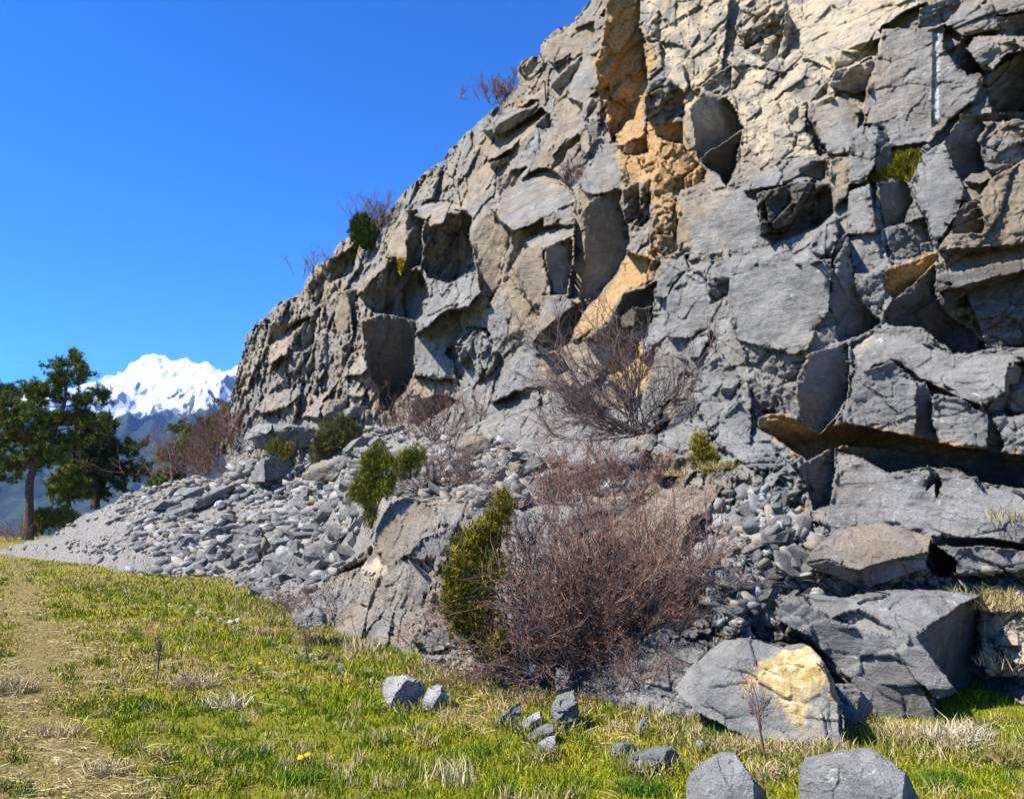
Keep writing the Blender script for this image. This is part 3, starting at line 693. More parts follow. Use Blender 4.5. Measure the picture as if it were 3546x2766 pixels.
# colour patches
for K, P, k, a in (
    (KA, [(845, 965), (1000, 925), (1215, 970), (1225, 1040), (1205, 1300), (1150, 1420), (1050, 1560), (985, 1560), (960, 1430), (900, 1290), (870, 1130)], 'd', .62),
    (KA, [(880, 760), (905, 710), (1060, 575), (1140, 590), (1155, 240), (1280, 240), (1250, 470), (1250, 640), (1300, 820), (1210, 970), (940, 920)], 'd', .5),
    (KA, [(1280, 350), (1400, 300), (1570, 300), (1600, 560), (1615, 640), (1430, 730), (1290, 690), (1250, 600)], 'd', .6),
    (KG, [(830, 1180), (940, 1070), (1040, 1160), (1000, 1240), (830, 1230)], 'p', .8),
    (KD, [(1050, 1220), (1160, 1170), (1300, 1080), (1330, 1000), (1480, 1000), (1490, 1050), (1430, 1190), (1280, 1160), (1130, 1215)], 'm', .9),
    (KA, [(1100, 570), (1140, 575), (1130, 660), (1110, 650)], 'm', 1),
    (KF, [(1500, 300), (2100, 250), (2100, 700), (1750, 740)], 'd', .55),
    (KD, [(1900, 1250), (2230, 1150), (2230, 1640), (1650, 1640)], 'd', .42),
    (KB, [(1010, 880), (1240, 800), (1600, 1120), (1590, 1200), (1400, 1270), (1340, 1400), (1250, 1420), (1230, 1180), (1060, 1230)], 'o', .85),
    (KB, [(1090, -60), (1180, -60), (1160, 180), (1210, 270), (1220, 560), (1190, 780), (1060, 800)], 'o', .85),
    (KB, [(1200, 300), (1320, 280), (1300, 430), (1230, 520)], 'o', .6),
    (KB, [(1290, -60), (1420, -60), (1400, 200), (1330, 250)], 'o', .5),
    (KB, [(1230, 1420), (1500, 1300), (1480, 1700), (1230, 1700)], 'o', .5),
    (KD, [(750, 20), (900, -60), (1250, -60), (1100, 200), (800, 260)], 'o', .45),
    (KB, [(1300, -60), (1704, -60), (1704, 250), (1500, 420), (1330, 280)], 'o', .30),
    (KD, [(1000, 270), (1230, 210), (1230, 350), (1000, 400)], 'o', .5),
    (KB, [(320, 640), (440, 600), (520, 710), (470, 750), (340, 690)], 'o', .4),
    (KI, [(780, 330), (850, 180), (880, 200), (850, 400), (800, 420)], 'o', .8),
    (KE, [(400, 480), (500, 500), (500, 600), (380, 700)], 'o', .5),
    (KF, [(840, 740), (1000, 660), (1040, 720), (960, 800), (870, 980)], 'p', .6),
    (KF, [(1880, 1060), (2100, 1050), (2100, 1190), (1880, 1190)], 'p', .9),
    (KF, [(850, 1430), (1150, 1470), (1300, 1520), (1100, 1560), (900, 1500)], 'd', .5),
    (KD, [(1160, 1200), (1215, 1200), (1300, 1720), (1250, 1720)], 'b', .55),
):
    paint(K(P), k, a)
# half-pipes left by drill holes
def drill(K, line, w, depth):
    (x0, y0), (x1, y1) = K(line)
    sl = box([(x0, y0), (x1, y1)], 60)
    dx, dy = x1 - x0, y1 - y0; L = math.hypot(dx, dy)
    s = ((WU[sl] - x0) * dx + (WV[sl] - y0) * dy) / L
    d = ((U[sl] - x0) * dy - (Vv[sl] - y0) * dx) / L
    k = (s > 0) & (s < L) & (np.abs(d) < w)
    TT[sl][k] += (depth * np.sqrt(np.maximum(0, 1 - (d / w) ** 2)))[k]
    ROUGH[sl][k] = 0.03
    STAIN[sl][..., 2][k] = 0.62
drill(KD, [(1605, 180), (1595, 840)], 17, .10)
drill(KD, [(1180, 1200), (1262, 1700)], 15, .09)

# chipped facets at several sizes, in the plane of the face; strength follows ROUGH
def blur(A, k):
    for ax in (0, 1):
        c = np.cumsum(np.concatenate([np.repeat(np.take(A, [0], ax), k + 1, ax), A, np.repeat(np.take(A, [-1], ax), k, ax)], ax), ax)
        n = A.shape[ax]
        A = (np.take(c, np.arange(2 * k + 1, 2 * k + 1 + n), ax) - np.take(c, np.arange(n), ax)) / (2 * k + 1)
    return A
ROUGH = np.maximum(blur(ROUGH, 1), .12)
_d = TT - TB
_g = np.maximum(np.abs(np.diff(_d, axis=0, append=_d[-1:])), np.abs(np.diff(_d, axis=1, append=_d[:, -1:])))
_lap = np.abs(4 * _d - np.roll(_d, 1, 0) - np.roll(_d, -1, 0) - np.roll(_d, 1, 1) - np.roll(_d, -1, 1))
EDGEM = np.clip(blur(blur((_lap > .035).astype(float), 3), 3) * 3.2, 0, 1)
EDGEM *= np.clip(.2 + 2.2 * (vnoise(U / 45, Vv / 45, 88) + .3), 0, 1)
ang = R(38)
s1 = SS * math.cos(ang) + HH * math.sin(ang); h1 = -SS * math.sin(ang) + HH * math.cos(ang)
ws = SS + 0.16 * fbm(SS / 1.3, HH / 1.3, 61, 3); wh = HH + 0.16 * fbm(SS / 1.3, HH / 1.3, 71, 3)
leftness = np.clip((2000 - U) / 500, 0, 1)
notscree = 1 - blur((inpoly(U, Vv, [(-120, 2300), (-120, 1860), (350, 1690), (640, 1640), (800, 1560), (878, 1445), (1350, 1473), (1950, 1600), (2330, 1640), (2180, 1680), (1900, 1780), (1400, 1720), (1330, 1770), (1050, 2170), (1000, 2300)])).astype(float), 4)
def chips(X1, Y1, sd, amps=(.17, .17, .15, .085, .04)):
    global EDGE
    RS = np.maximum(ROUGH, .62 * EDGEM)
    disp = np.zeros(U.shape); EDGE = np.zeros(U.shape)
    for k, (sz, asp, amp, pw) in enumerate(((1.5, 1.5, .34, 1.0), (.75, 1.5, .26, 1.0), (.36, 1.4, .15, 1.0), (.17, 1.3, .075, 1.0), (.08, 1.2, .03, .9))):
        h, e = cells(X1 / (sz * asp) + 5 * k, Y1 / sz - 3 * k, sd + k)
        amp = amps[k]; r = np.clip((RS if k >= 2 else ROUGH) * 1.2 - .10, .02, 2) ** pw
        disp += h * amp * r * 2.0
        if k in (1, 2): EDGE = np.maximum(EDGE, np.exp(-(e / .10) ** 2) * np.clip(r * 1.5, 0, 1))
        disp -= np.exp(-(e / 0.05) ** 2) * amp * 0.35 * r
    return disp
wl = blur(leftness, 6)
disp = chips(ws, wh, 11) * (1 - wl) + chips(s1 + .12 * (ws - SS), h1 + .12 * (wh - HH), 31, (.30, .32, .20, .10, .045)) * wl
TINT[..., 0] = np.clip(TINT[..., 0] + EDGE * wl * .38, 0, 1)
TINT[..., 1] = np.clip(TINT[..., 1] + EDGE * .3, 0, 1)
disp *= .25 + .75 * notscree
disp += (fbm(SS / .5, HH / .5, 5, 5) * (.09 - .045 * wl)) * (0.12 + ROUGH) + fbm(SS / .12, HH / .12, 15, 3) * .020 * (.5 + ROUGH) + (.5 - np.abs(fbm(SS / .45 + .6 * HH, HH / .085 + .25 * SS / .1, 25, 4))) * .045 * (.35 + ROUGH) * notscree * (1 - .6 * wl)
# thin strata lines on the big blocks
lay = HH * 0.96 + 0.30 * SS * 0.3 + .10 * fbm(SS / .6, HH / .6, 41, 3)
disp += np.maximum(0, vnoise(lay / .11, SS / 2.2, 45) - .12) * -.08 * (0.15 + ROUGH) * notscree * (1 - wl)
TT = TT - disp
PP = CAM + RY * TT[..., None]
for A in (TINT, STAIN):
    for k in range(3):
        A[..., k] = blur(blur(A[..., k], 6), 5) if k == 0 and A is TINT else blur(A[..., k], 4)

SKY = KW([(75, 1704), (85, 1620), (108, 1540), (125, 1470), (175, 1410), (240, 1350), (290, 1310), (375, 1275), (385, 1220), (440, 1150), (500, 1118), (520, 1070), (600, 1020), (650, 1010), (700, 960), (760, 905), (800, 860), (870, 800), (900, 750), (990, 700), (1050, 620), (1120, 545), (1200, 480), (1260, 430), (1320, 360), (1308, 295), (1330, 255), (1410, 235), (1430, 170), (1480, 135), (1560, 90), (1620, 20), (1650, -10)])
LEFT = KC([(1660, 960), (1575, 960), (1525, 800), (1525, 690), (1550, 590), (1612, 510), (1608, 420), (1622, 300)])
SCREE_TOP = KC([(-240, 1560), (0, 1500), (80, 1480), (230, 1440), (330, 1425), (400, 1390), (560, 1270), (700, 1215), (900, 1110), (1050, 1075), (1170, 1045), (1270, 1020), (1450, 1030)])
FOOT = view([(2360, 1690), (2184, 1610), (2000, 1600), (1750, 1640), (1500, 1575), (1350, 1515), (1200, 1480), (1000, 1450), (880, 1415), (760, 1370), (650, 1345), (560, 1290), (470, 1255), (380, 1245), (250, 1240), (60, 1215), (-75, 1200)])
MASKP = SCREE_TOP + LEFT + SKY + [(2200, -150), (2330, -300), (4880, -300), (4880, 2745)] + FOOT
mask = inpoly(U + 10 * fbm(U / 40, Vv / 40, 81, 4), Vv + 12 * fbm(U / 40, Vv / 40, 91, 4), MASKP)
REG_SCREE = [(-120, 2100), (-120, 1860), (0, 1860), (200, 1800), (350, 1690), (450, 1660), (640, 1640), (790, 1600), (800, 1560), (808, 1470), (878, 1445), (944, 1440), (1027, 1461), (1126, 1453), (1274, 1440), (1350, 1473), (1480, 1490),
             (1620, 1490), (1800, 1540), (1950, 1600), (2230, 1610), (2330, 1640), (2300, 1670), (2180, 1680), (2010, 1720), (1900, 1780), (1700, 1760), (1560, 1740), (1400, 1720), (1330, 1770), (1290, 1890), (1160, 1980), (1100, 2060), (1050, 2170), (1050, 2300), (600, 2300)]
REG_OUT = [(1330, 1770), (1400, 1720), (1560, 1740), (1620, 1760), (1580, 1900), (1600, 2100), (1640, 2320), (1640, 2450), (1000, 2450), (1050, 2170), (1100, 2060), (1160, 1980), (1290, 1890)]
reg = np.zeros(U.shape, int)
reg[inpoly(WU, WV, REG_SCREE)] = 1
reg[inpoly(WU, WV, REG_OUT)] = 2


def sheet(name, m, mat, back=None):
    q = m[:-1, :-1] & m[1:, :-1] & m[:-1, 1:] & m[1:, 1:]
    idx = -np.ones(m.shape, int)
    j, i = np.nonzero(q)
    use = np.zeros(m.shape, bool)
    for dj in (0, 1):
        for di in (0, 1):
            use[j + dj, i + di] = True
    idx[use] = np.arange(use.sum())
    F = np.stack([idx[j, i], idx[j + 1, i], idx[j + 1, i + 1], idx[j, i + 1]], 1)
    Vt = PP[use]; A = TINT[use]; B = STAIN[use]
    F = [F]
    if back is not None:
        # give the ridge its far side: rim edges that see the sky run back and down
        e = np.concatenate([F[0][:, [0, 1]], F[0][:, [1, 2]], F[0][:, [2, 3]], F[0][:, [3, 0]]])
        key = np.sort(e, 1); kk = key[:, 0].astype(np.int64) * len(Vt) + key[:, 1]
        _, inv, cnt = np.unique(kk, return_inverse=True, return_counts=True)
        b = e[cnt[inv] == 1]
        uu = U[use]; vv = Vv[use]
        sel = back(uu[b[:, 0]], vv[b[:, 0]]) & back(uu[b[:, 1]], vv[b[:, 1]])
        b = b[sel]
        ids = np.unique(b); mp = -np.ones(len(Vt), int)
        prev = ids; mp_prev = np.arange(len(Vt))
        for d in ((.5, .9, .02), (2.0, 4.0, -.6), (6.0, 12.0, -6.0), (8, 16, -16)):
            nn = np.arange(len(ids)) + len(Vt) + 0
            nz = Vt[ids] + np.array(d)
            mp = -np.ones(nn[-1] + 1, int); mp[ids] = nn
            a0 = mp_prev[b[:, 1]]; a1 = mp_prev[b[:, 0]]
            F.append(np.stack([a0, a1, mp[b[:, 0]], mp[b[:, 1]]], 1))
            Vt = np.concatenate([Vt, nz]); A = np.concatenate([A, A[ids]]); B = np.concatenate([B, B[ids]])
            mp_prev = mp
    return link(name, mesh_np(name, Vt, F, {'tint': A, 'stain': B}), mat)


from_sky = lambda u, v: ((v < 1640) & (u < 2500)) | ((u < 830) & (v < 1920))
grow = lambda m: m | np.roll(m, 1, 0) | np.roll(m, 1, 1) | np.roll(np.roll(m, 1, 0), 1, 1)
cliff = sheet('cliff', mask & grow(reg == 0), M['cliff'], from_sky)
tag(cliff, 'tall grey and ochre quarried rock face with dark broken hollows, rising to the right', None, None, 'structure')


def scree_material():
    T = NT('scree_gravel'); P = T.pos()
    n = T.noise(P, 1.2, 5, 0.6); v = T.voro(P, 22, 'F1', 'Color'); vd = T.voro(P, 22)
    v2 = T.voro(P, 55, 'F1', 'Color'); v2d = T.voro(P, 55)
    c = T.mix(T.ramp(n, .35, .65), (0.23, 0.225, 0.21), (0.32, 0.28, 0.22))
    c = T.mix(.55, c, T.mix(T.sep(v)[0], (0.10, 0.105, 0.11), (0.42, 0.40, 0.37)))
    c = T.mix(.3, c, T.mix(T.sep(v2)[1], (0.12, 0.11, 0.10), (0.44, 0.40, 0.34)))
    g = T.ramp(T.noise(P, .5, 4, .6), .58, .7)
    c = T.mix(T.math('MULTIPLY', g, .6), c, (0.20, 0.15, 0.075))
    b = T.bump(vd, .9, .05); b = T.bump(v2d, .8, .02, b)
    return T.done(c, b)


M['scree'] = scree_material()
scree = sheet('scree_slope', mask & grow(reg == 1), M['scree'], from_sky)
tag(scree, 'gravelly scree slope of broken grey stone at the foot of the cliff', None, None, 'structure')
outc = sheet('rock_outcrop', mask & grow(reg == 2), M['cliff'])
tag(outc, 'pale smooth rock outcrop bulging out of the slope behind the meadow', 'outcrop')


def surf(u, v):
    """point on the finished rock surface seen at (u, v), and local normal"""
    t = bil(TT, np.asarray(u, float), np.asarray(v, float), gu[0], gv[0], STEP)
    return CAM + ray(u, v) * t[..., None]


# ------------------------------------------------------------------ meadow and valley floor
def meadow_z(x, y):
    z = .05 * fbm(x / 2.2, y / 2.2, 101, 3) + .12 * fbm(x / 7, y / 7, 111, 2)
    z = z * np.clip((y - 2) / 4, 0.2, 1)
    z = z + np.where(x > 1, .02 * (x - 1), 0) * np.clip(y / 6, 0, 1)
    brink = np.clip(y - 44, 0, None)
    z = z - 30 * (1 - np.exp(-brink / 60)) - np.clip(y - 120, 0, 4000) * 0.02
    return z


def axis(a, b, d0, g):
    r = [0.0]; d = d0
    while r[-1] < b:
        r.append(r[-1] + d); d *= g
    l = [0.0]; d = d0
    while l[-1] > a:
        l.append(l[-1] - d); d *= g
    return np.array(sorted(set(l[1:] + r)))


gx = axis(-9000, 9000, .12, 1.018); gy = axis(-300, 9000, .12, 1.017)
GX, GY = np.meshgrid(gx, gy + 5)
GZ = meadow_z(GX, GY)
n0, n1 = GX.shape
I = np.arange(n0 * n1).reshape(n0, n1)
GF = np.stack([I[:-1, :-1].ravel(), I[:-1, 1:].ravel(), I[1:, 1:].ravel(), I[1:, :-1].ravel()], 1)


def track(x, y):
    return np.exp(-((x + 2.8 + .63 * (y - 5.2) + .14 * np.sin(y * 1.1)) / .34) ** 2)


def dryness(x, y):
    d = fbm(x / 1.6, y / 1.6, 201, 4) + .5 * fbm(x / .35, y / .35, 211, 2)
    path = np.abs(x + 2.8 + .63 * (y - 5.2) + .14 * np.sin(y * 1.1)) / .32
    d = d + .50 * np.exp(-path ** 2)
    foot = np.clip((y - (15 + 1.0 * (-x))) / 4, 0, 1)
    return d - .05


def ground_material():
    T = NT('meadow_ground'); P = T.pos()
    dr = T.attr('dry').outputs['Fac']
    f = T.noise(P, 9, 6, .7); g = T.noise(P, 45, 5, .7)
    green = T.mix(T.ramp(f, .3, .7), (0.12, 0.125, 0.003), (0.25, 0.225, 0.006))
    dry = T.mix(T.ramp(g, .3, .7), (0.14, 0.11, 0.022), (0.29, 0.23, 0.07))
    c = T.mix(T.ramp(dr, .42, .72), green, dry)
    c = T.mix(T.math('MULTIPLY', T.ramp(g, .5, .3), .4), c, (0.05, 0.04, 0.02))
    far = T.n.new('ShaderNodeSeparateXYZ'); T.l.new(P, far.inputs[0])
    ff = T.ramp(far.outputs[1], 45, 90)
    c = T.mix(ff, c, (0.018, 0.032, 0.012))
    return T.done(c, T.bump(g, .7, .03, T.bump(f, .6, .06)))


M['ground'] = ground_material()
dry = np.clip(dryness(GX, GY) * .8 + .5, 0, 1).ravel()
ground = link('meadow', mesh_np('meadow', np.stack([GX.ravel(), GY.ravel(), GZ.ravel()], 1), GF, {'dry': np.repeat(dry[:, None], 3, 1)}), M['ground'], smooth=True)
tag(ground, 'level meadow of short grass at the foot of the cliff', None, None, 'structure')

# ------------------------------------------------------------------ snow mountain across the valley
RIDGE = [(-900, 1330), (-500, 1300), (-250, 1315), (-60, 1345), (10, 1372), (40, 1340), (57, 1318), (80, 1350), (120, 1345), (200, 1310), (258, 1305), (290, 1287), (315, 1275), (330, 1272), (345, 1283), (355, 1287), (375, 1256), (390, 1270), (428, 1283), (450, 1265), (472, 1246), (484, 1252), (500, 1237), (540, 1227), (560, 1233), (600, 1247), (625, 1240), (645, 1240), (690, 1262), (725, 1258), (770, 1282), (810, 1280), (900, 1240), (1100, 1180), (1400, 1260), (1800, 1200), (2500, 1300), (3500, 1250)]
D = 5200.0
ru = np.array([p[0] for p in RIDGE]); rv = np.array([p[1] for p in RIDGE])
mx = np.linspace(-2600, 1200, 800); my = np.concatenate([np.linspace(1500, 5200, 520), np.linspace(5215, 6600, 40)])
MX, MY = np.meshgrid(mx, my)
uu = CU + FPX * MX / (D * math.cos(PITCH) + 950 * math.sin(PITCH))
# height of the ridge line over x
def height_for(u, v, Y):
    r = ray(u, v); return CAMZ + r[..., 2] / r[..., 1] * Y
hr = height_for(uu[0], np.interp(uu[0], ru, rv), D)
Hr = np.repeat(hr[None], len(my), 0)
q = (MY - 1500) / (D - 1500)
prof = np.where(q < 1, np.clip(q, 0, 1) ** 1.35, 1 - (q - 1) * 1.4)
rid = 1 - np.abs(fbm(MX / 900 + .4 * fbm(MX / 500, MY / 500, 7, 3), MY / 1500, 301, 5)) * 2
rid2 = 1 - np.abs(fbm(MX / 260, MY / 420, 311, 4)) * 2
env = np.clip(np.minimum(q, 1) * (1 - np.minimum(q, 1)) * 4, 0, 1)
env2 = env * np.clip((1.0 - q) / .16, 0, 1)
Hr = Hr + np.repeat((fbm(mx / 60, mx * 0, 341, 4) * 34)[None], len(my), 0)
MZ = -60 + (Hr + 60) * prof + np.where(q < 1.0, np.clip((q - .72) / .2, 0, 1) * (1 - np.abs(fbm(MX / 300 + MY / 900, MY / 520, 351, 4)) * 2.2 - .7) * 70, 0) + env2 * ((rid - .6) * 170 + (rid2 - .6) * 170 + (1 - np.abs(fbm(MX / 110 + MY / 900, MY / 200, 331, 4)) * 2 - .6) * 40) + np.where(q >= .97, 0, 1) * fbm(MX / 60, MY / 60, 321, 3) * 22 * np.clip(q * 2, 0, 1)
n0, n1 = MX.shape
I = np.arange(n0 * n1).reshape(n0, n1)
MF = np.stack([I[:-1, :-1].ravel(), I[:-1, 1:].ravel(), I[1:, 1:].ravel(), I[1:, :-1].ravel()], 1)


def mountain_material():
    T = NT('mountain_snow'); P = T.pos()
    s = T.n.new('ShaderNodeSeparateXYZ'); T.l.new(P, s.inputs[0])
    nz = T.n.new('ShaderNodeSeparateXYZ'); T.l.new(T.n.new('ShaderNodeNewGeometry').outputs['Normal'], nz.inputs[0])
    a = T.noise(P, .0016, 6, .65); b = T.noise(T.mapping(P, (1, 1, .35)), .011, 6, .7); c3 = T.noise(P, .035, 4, .7)
    h = T.math('ADD', s.outputs[2], T.math('MULTIPLY_ADD', a, 260.0, -130.0))
    h = T.math('ADD', h, T.math('MULTIPLY_ADD', b, 260.0, -130.0))
    snow = T.ramp(h, 370, 430)
    steep = T.ramp(T.math('ADD', nz.outputs[2], T.math('MULTIPLY_ADD', b, .8, -.40)), .46, .50)
    rockc = T.mix(T.ramp(c3, .3, .7), (0.075, 0.075, 0.08), (0.17, 0.165, 0.16))
    forest = T.mix(T.ramp(c3, .3, .7), (0.010, 0.020, 0.012), (0.030, 0.045, 0.022))
    low = T.mix(T.ramp(h, 330, 520), forest, rockc)
    c = T.mix(T.math('MULTIPLY', snow, steep), low, (0.88, 0.89, 0.92))
    patch = T.math('MULTIPLY', T.ramp(b, .62, .68), T.ramp(h, 330, 420))
    c = T.mix(patch, c, (0.85, 0.86, 0.9))
    return T.done(c)


M['mountain'] = mountain_material()
mt = link('mountain', mesh_np('mountain', np.stack([MX.ravel(), MY.ravel(), MZ.ravel()], 1), MF), M['mountain'])
tag(mt, 'snow capped mountain with forested blue lower slopes across the valley', None, None, 'structure')

# the air of the valley
hz = bpy.data.meshes.new('haze')
bm = bmesh.new(); bmesh.ops.create_cube(bm, size=1.0)
for v in bm.verts:
    v.co = Vector((v.co.x * 26000, v.co.y * 26000, (v.co.z + .5) * 1560 - 260))
bm.to_mesh(hz); bm.free()
T = NT('haze_air'); T.n.remove(T.b)
pv = T.n.new('ShaderNodeVolumePrincipled')
pv.inputs['Color'].default_value = (0.22, 0.45, 1.0, 1)
pv.inputs['Density'].default_value = 0.00009
pv.inputs['Anisotropy'].default_value = 0.0
T.l.new(pv.outputs[0], T.n['Material Output'].inputs['Volume'])
hazeo = link('haze', hz, T.m)
tag(hazeo, 'thin blue air filling the valley', None, None, 'stuff')
# ------------------------------------------------------------------ boulders
M['boulder_blue'] = rock_material('boulder_blue', False, 0.22, 0.75)
M['boulder_smooth'] = rock_material('boulder_smooth', False, .20, 1.0, 1.32)
M['boulder_pale'] = rock_material('boulder_pale', False, .38, .6, 1.8)
M['boulder_warm'] = rock_material('boulder_warm', False, 0.62, 0.25)
rng = np.random.default_rng(7)


def boulder(label, outline, mat='boulder_blue', Y=None, off=0.0, planes=None, facets=(), amp=1.0, thick=1.1, name='boulder', cat='boulder', group=None, n=64, stain=None, seed=None):
    sd = seed if seed is not None else int(rng.integers(1, 9999))
    q = np.array(outline); c = q.mean(0)
    u0, v0 = q.min(0); u1, v1 = q.max(0)
    if Y is None:
        Y = float(surf(np.array(c[0]), np.array(v1 - .25 * (v1 - v0)))[1])
    elif Y == 'g':
        g = ground_pt(np.array(c[0]), np.array(v1 - .06 * (v1 - v0)))
        Y = float(g[1])
    Y -= off
    r = .5 * math.sqrt((u1 - u0) * (v1 - v0)) / FPX * Y
    st = max((u1 - u0), (v1 - v0)) / n
    xs = np.arange(u0 - 3 * st, u1 + 3 * st, st); ys = np.arange(v0 - 3 * st, v1 + 3 * st, st)
    X, Z = np.meshgrid(xs, ys)
    rr = ray(X, Z)
    C3 = pt(np.array(c[0]), np.array(c[1]), Y + .45 * r)
    t = np.full(X.shape, -1e9)
    rs = np.random.default_rng(sd)
    if planes is None:
        planes = [(-62, 22, .62), (-8, 58, .62), (-12, 8, .58), (42, 6, .66), (10, -22, .72), (-35, 42, .7)]
    for az, el, d in planes:
        nn = nvec(az + rs.uniform(-12, 12), el + rs.uniform(-8, 8))
        den = rr @ nn
        ti = (C3 + nn * r * (d + rs.uniform(-.06, .06)) - CAM) @ nn / np.minimum(den, -.06)
        ti = np.where(den < -.06, ti, -1e9)
        t = np.maximum(t, ti)
    tc = float((C3 - CAM) @ FWD)
    t = np.clip(t, tc - 1.3 * r, tc + 1.2 * r)
    wx = X + st * 1.6 * fbm(X / (9 * st), Z / (9 * st), sd, 3); wz = Z + st * 1.6 * fbm(X / (9 * st), Z / (9 * st), sd + 5, 3)
    for f in facets:
        poly, az, el, d = f[:4]
        nn = nvec(az, el); cc = np.mean(np.array(poly), 0); rc = ray(cc[0], cc[1]); rc /= np.linalg.norm(rc)
        while nn @ rc > -.2:
            nn = nn - .08 * rc; nn /= np.linalg.norm(nn)
        m = inpoly(wx, wz, poly)
        if not m.any(): continue
        den = np.minimum(rr @ nn, -.04)
        dd = np.median((t * (rr @ nn))[m])
        ti = dd / den - d * r
        t[m] = np.clip(ti, tc - 1.4 * r, tc + 1.3 * r)[m]
    P0 = CAM + rr * t[..., None]
    a = P0[..., 0] / r; b = P0[..., 2] / r
    h1_, e1 = cells(a / .7 + sd, b / .5, sd); h2_, e2 = cells(a / .3, b / .22 + sd, sd + 1)
    t = t - r * amp * (.16 * h1_ + .09 * h2_ - .02 * np.exp(-(e1 / .06) ** 2) + .06 * fbm(a * 3, b * 3, sd + 9, 4))
    P = CAM + rr * t[..., None]
    m = inpoly(wx, wz, outline)
    qd = m[:-1, :-1] & m[1:, :-1] & m[:-1, 1:] & m[1:, 1:]
    j, i = np.nonzero(qd)
    use = np.zeros(m.shape, bool)
    for dj in (0, 1):
        for di in (0, 1): use[j + dj, i + di] = True
    idx = -np.ones(m.shape, int); idx[use] = np.arange(use.sum())
    F = np.stack([idx[j, i], idx[j + 1, i], idx[j + 1, i + 1], idx[j, i + 1]], 1)
    V = P[use]
    e = np.concatenate([F[:, [0, 1]], F[:, [1, 2]], F[:, [2, 3]], F[:, [3, 0]]])
    kk = np.sort(e, 1); kk = kk[:, 0].astype(np.int64) * len(V) + kk[:, 1]
    _, inv, cnt = np.unique(kk, return_inverse=True, return_counts=True)
    be = e[cnt[inv] == 1]
    ids = np.unique(be); prev = np.arange(len(V)); FF_ = [F]
    ctr = V[ids].mean(0)
    back = np.array([.15, 1, 0])
    for sc, bk in ((.97, .45), (.8, .95), (.35, 1.25)):
        nz = ctr + (V[ids] - ctr) * np.array([sc, .6, sc]) + back * bk * r * thick
        mp = -np.ones(len(prev) + len(V) + len(ids), int)
        mp[ids] = np.arange(len(ids)) + len(V)
        FF_.append(np.stack([prev[be[:, 1]], prev[be[:, 0]], mp[be[:, 0]], mp[be[:, 1]]], 1))
        V = np.concatenate([V, nz]); prev = mp
    V = np.concatenate([V, [ctr + back * 1.3 * r * thick]])
    FF_.append(np.stack([prev[be[:, 1]], prev[be[:, 0]], np.full(len(be), len(V) - 1)], 1))
    org = V.mean(0); org[2] = V[:, 2].min()
    attrs = None
    if stain is not None:
        w = np.zeros(len(V)); w[:use.sum()] = blur(blur(inpoly(wx, wz, stain).astype(float), 9), 7)[use]
        attrs = {'tint': np.stack([w, w, w], 1)}
    o = link(name, mesh_np(name, V - org, FF_, attrs), M[mat])
    o.location = org
    tag(o, label, cat, group)
    if v1 > 2180: FEET.append((c[0], v1, (u1 - u0) * .5))
    return o


FEET = []


def boulder_yellow():
    T = NT('boulder_ochre'); P = T.coord()
    mid = T.noise(P, 3, 7, .65, .4); fine = T.noise(P, 16, 7, .7); g = T.noise(P, 80, 4, .7)
    c = T.mix(T.ramp(mid, .3, .7), (0.14, 0.142, 0.135), (0.29, 0.28, 0.25))
    a = T.sep(T.attr('tint').outputs['Color'])[0]
    f = T.ramp(T.math('ADD', a, T.math('MULTIPLY_ADD', T.noise(P, 4.5, 8, .75, .6), 3.4, -1.7)), .22, .85)
    y = T.mix(T.ramp(fine, .35, .65), (0.40, 0.26, 0.075), (0.66, 0.54, 0.30))
    c = T.mix(f, c, y)
    c = T.mix(T.math('MULTIPLY', T.ramp(fine, .6, .8), .35), c, (.5, .49, .45))
    M['boulder_ochre'] = T.done(c, T.bump(g, .6, .012, T.bump(fine, .8, .04, T.bump(mid, .5, .1))))
boulder_yellow()

# foreground stones in the meadow
boulder('chunky pale stone with bright left top and dark right face in the grass', KS([(245, 455), (285, 380), (410, 373), (430, 400), (525, 435), (530, 500), (500, 565), (430, 610), (370, 625), (300, 590), (250, 525)]), 'boulder_pale', 'g', planes=[(-50, 45, .36), (32, -6, .42), (60, 0, .8), (-20, 60, .6)], facets=[(KS([(245, 455), (285, 380), (410, 373), (430, 400), (320, 520), (250, 522)]), -48, 48, .1), (KS([(320, 520), (410, 400), (530, 440), (530, 500), (500, 570), (370, 625), (300, 585)]), 40, -10, .0)])
boulder('pointed pale stone leaning beside the chunky stone, split down its right side', KS([(500, 580), (565, 450), (620, 435), (655, 450), (650, 490), (715, 510), (690, 560), (660, 620), (590, 635), (510, 625)]), 'boulder_pale', 'g', facets=[(KS([(500, 580), (565, 450), (650, 450), (650, 490), (590, 600), (510, 622)]), -46, 40, .1), (KS([(600, 590), (655, 490), (715, 512), (640, 560), (660, 620)]), 38, -5, .0)])
boulder('thin flat stone lying in the grass behind the chunky pale stone', KS([(430, 378), (490, 335), (550, 318), (575, 345), (500, 368)]), 'boulder_pale', 'g', planes=[(-30, 60, .4), (0, 5, .5)])
boulder('dark pointed stone half sunk in grass, leftmost of the middle stones', KS([(1025, 755), (1070, 640), (1130, 590), (1195, 550), (1195, 690), (1130, 720), (1060, 748)]), 'boulder_blue', 'g', planes=[(15, 10, .4), (-50, 30, .6), (40, -5, .7)])
boulder('narrow pale stone tilted between the dark pointed stone and the blue standing stone', KS([(1145, 775), (1180, 720), (1240, 670), (1295, 635), (1330, 620), (1335, 690), (1260, 740), (1180, 790)]), 'boulder_pale', 'g', planes=[(-30, 45, .4), (10, -20, .5)])
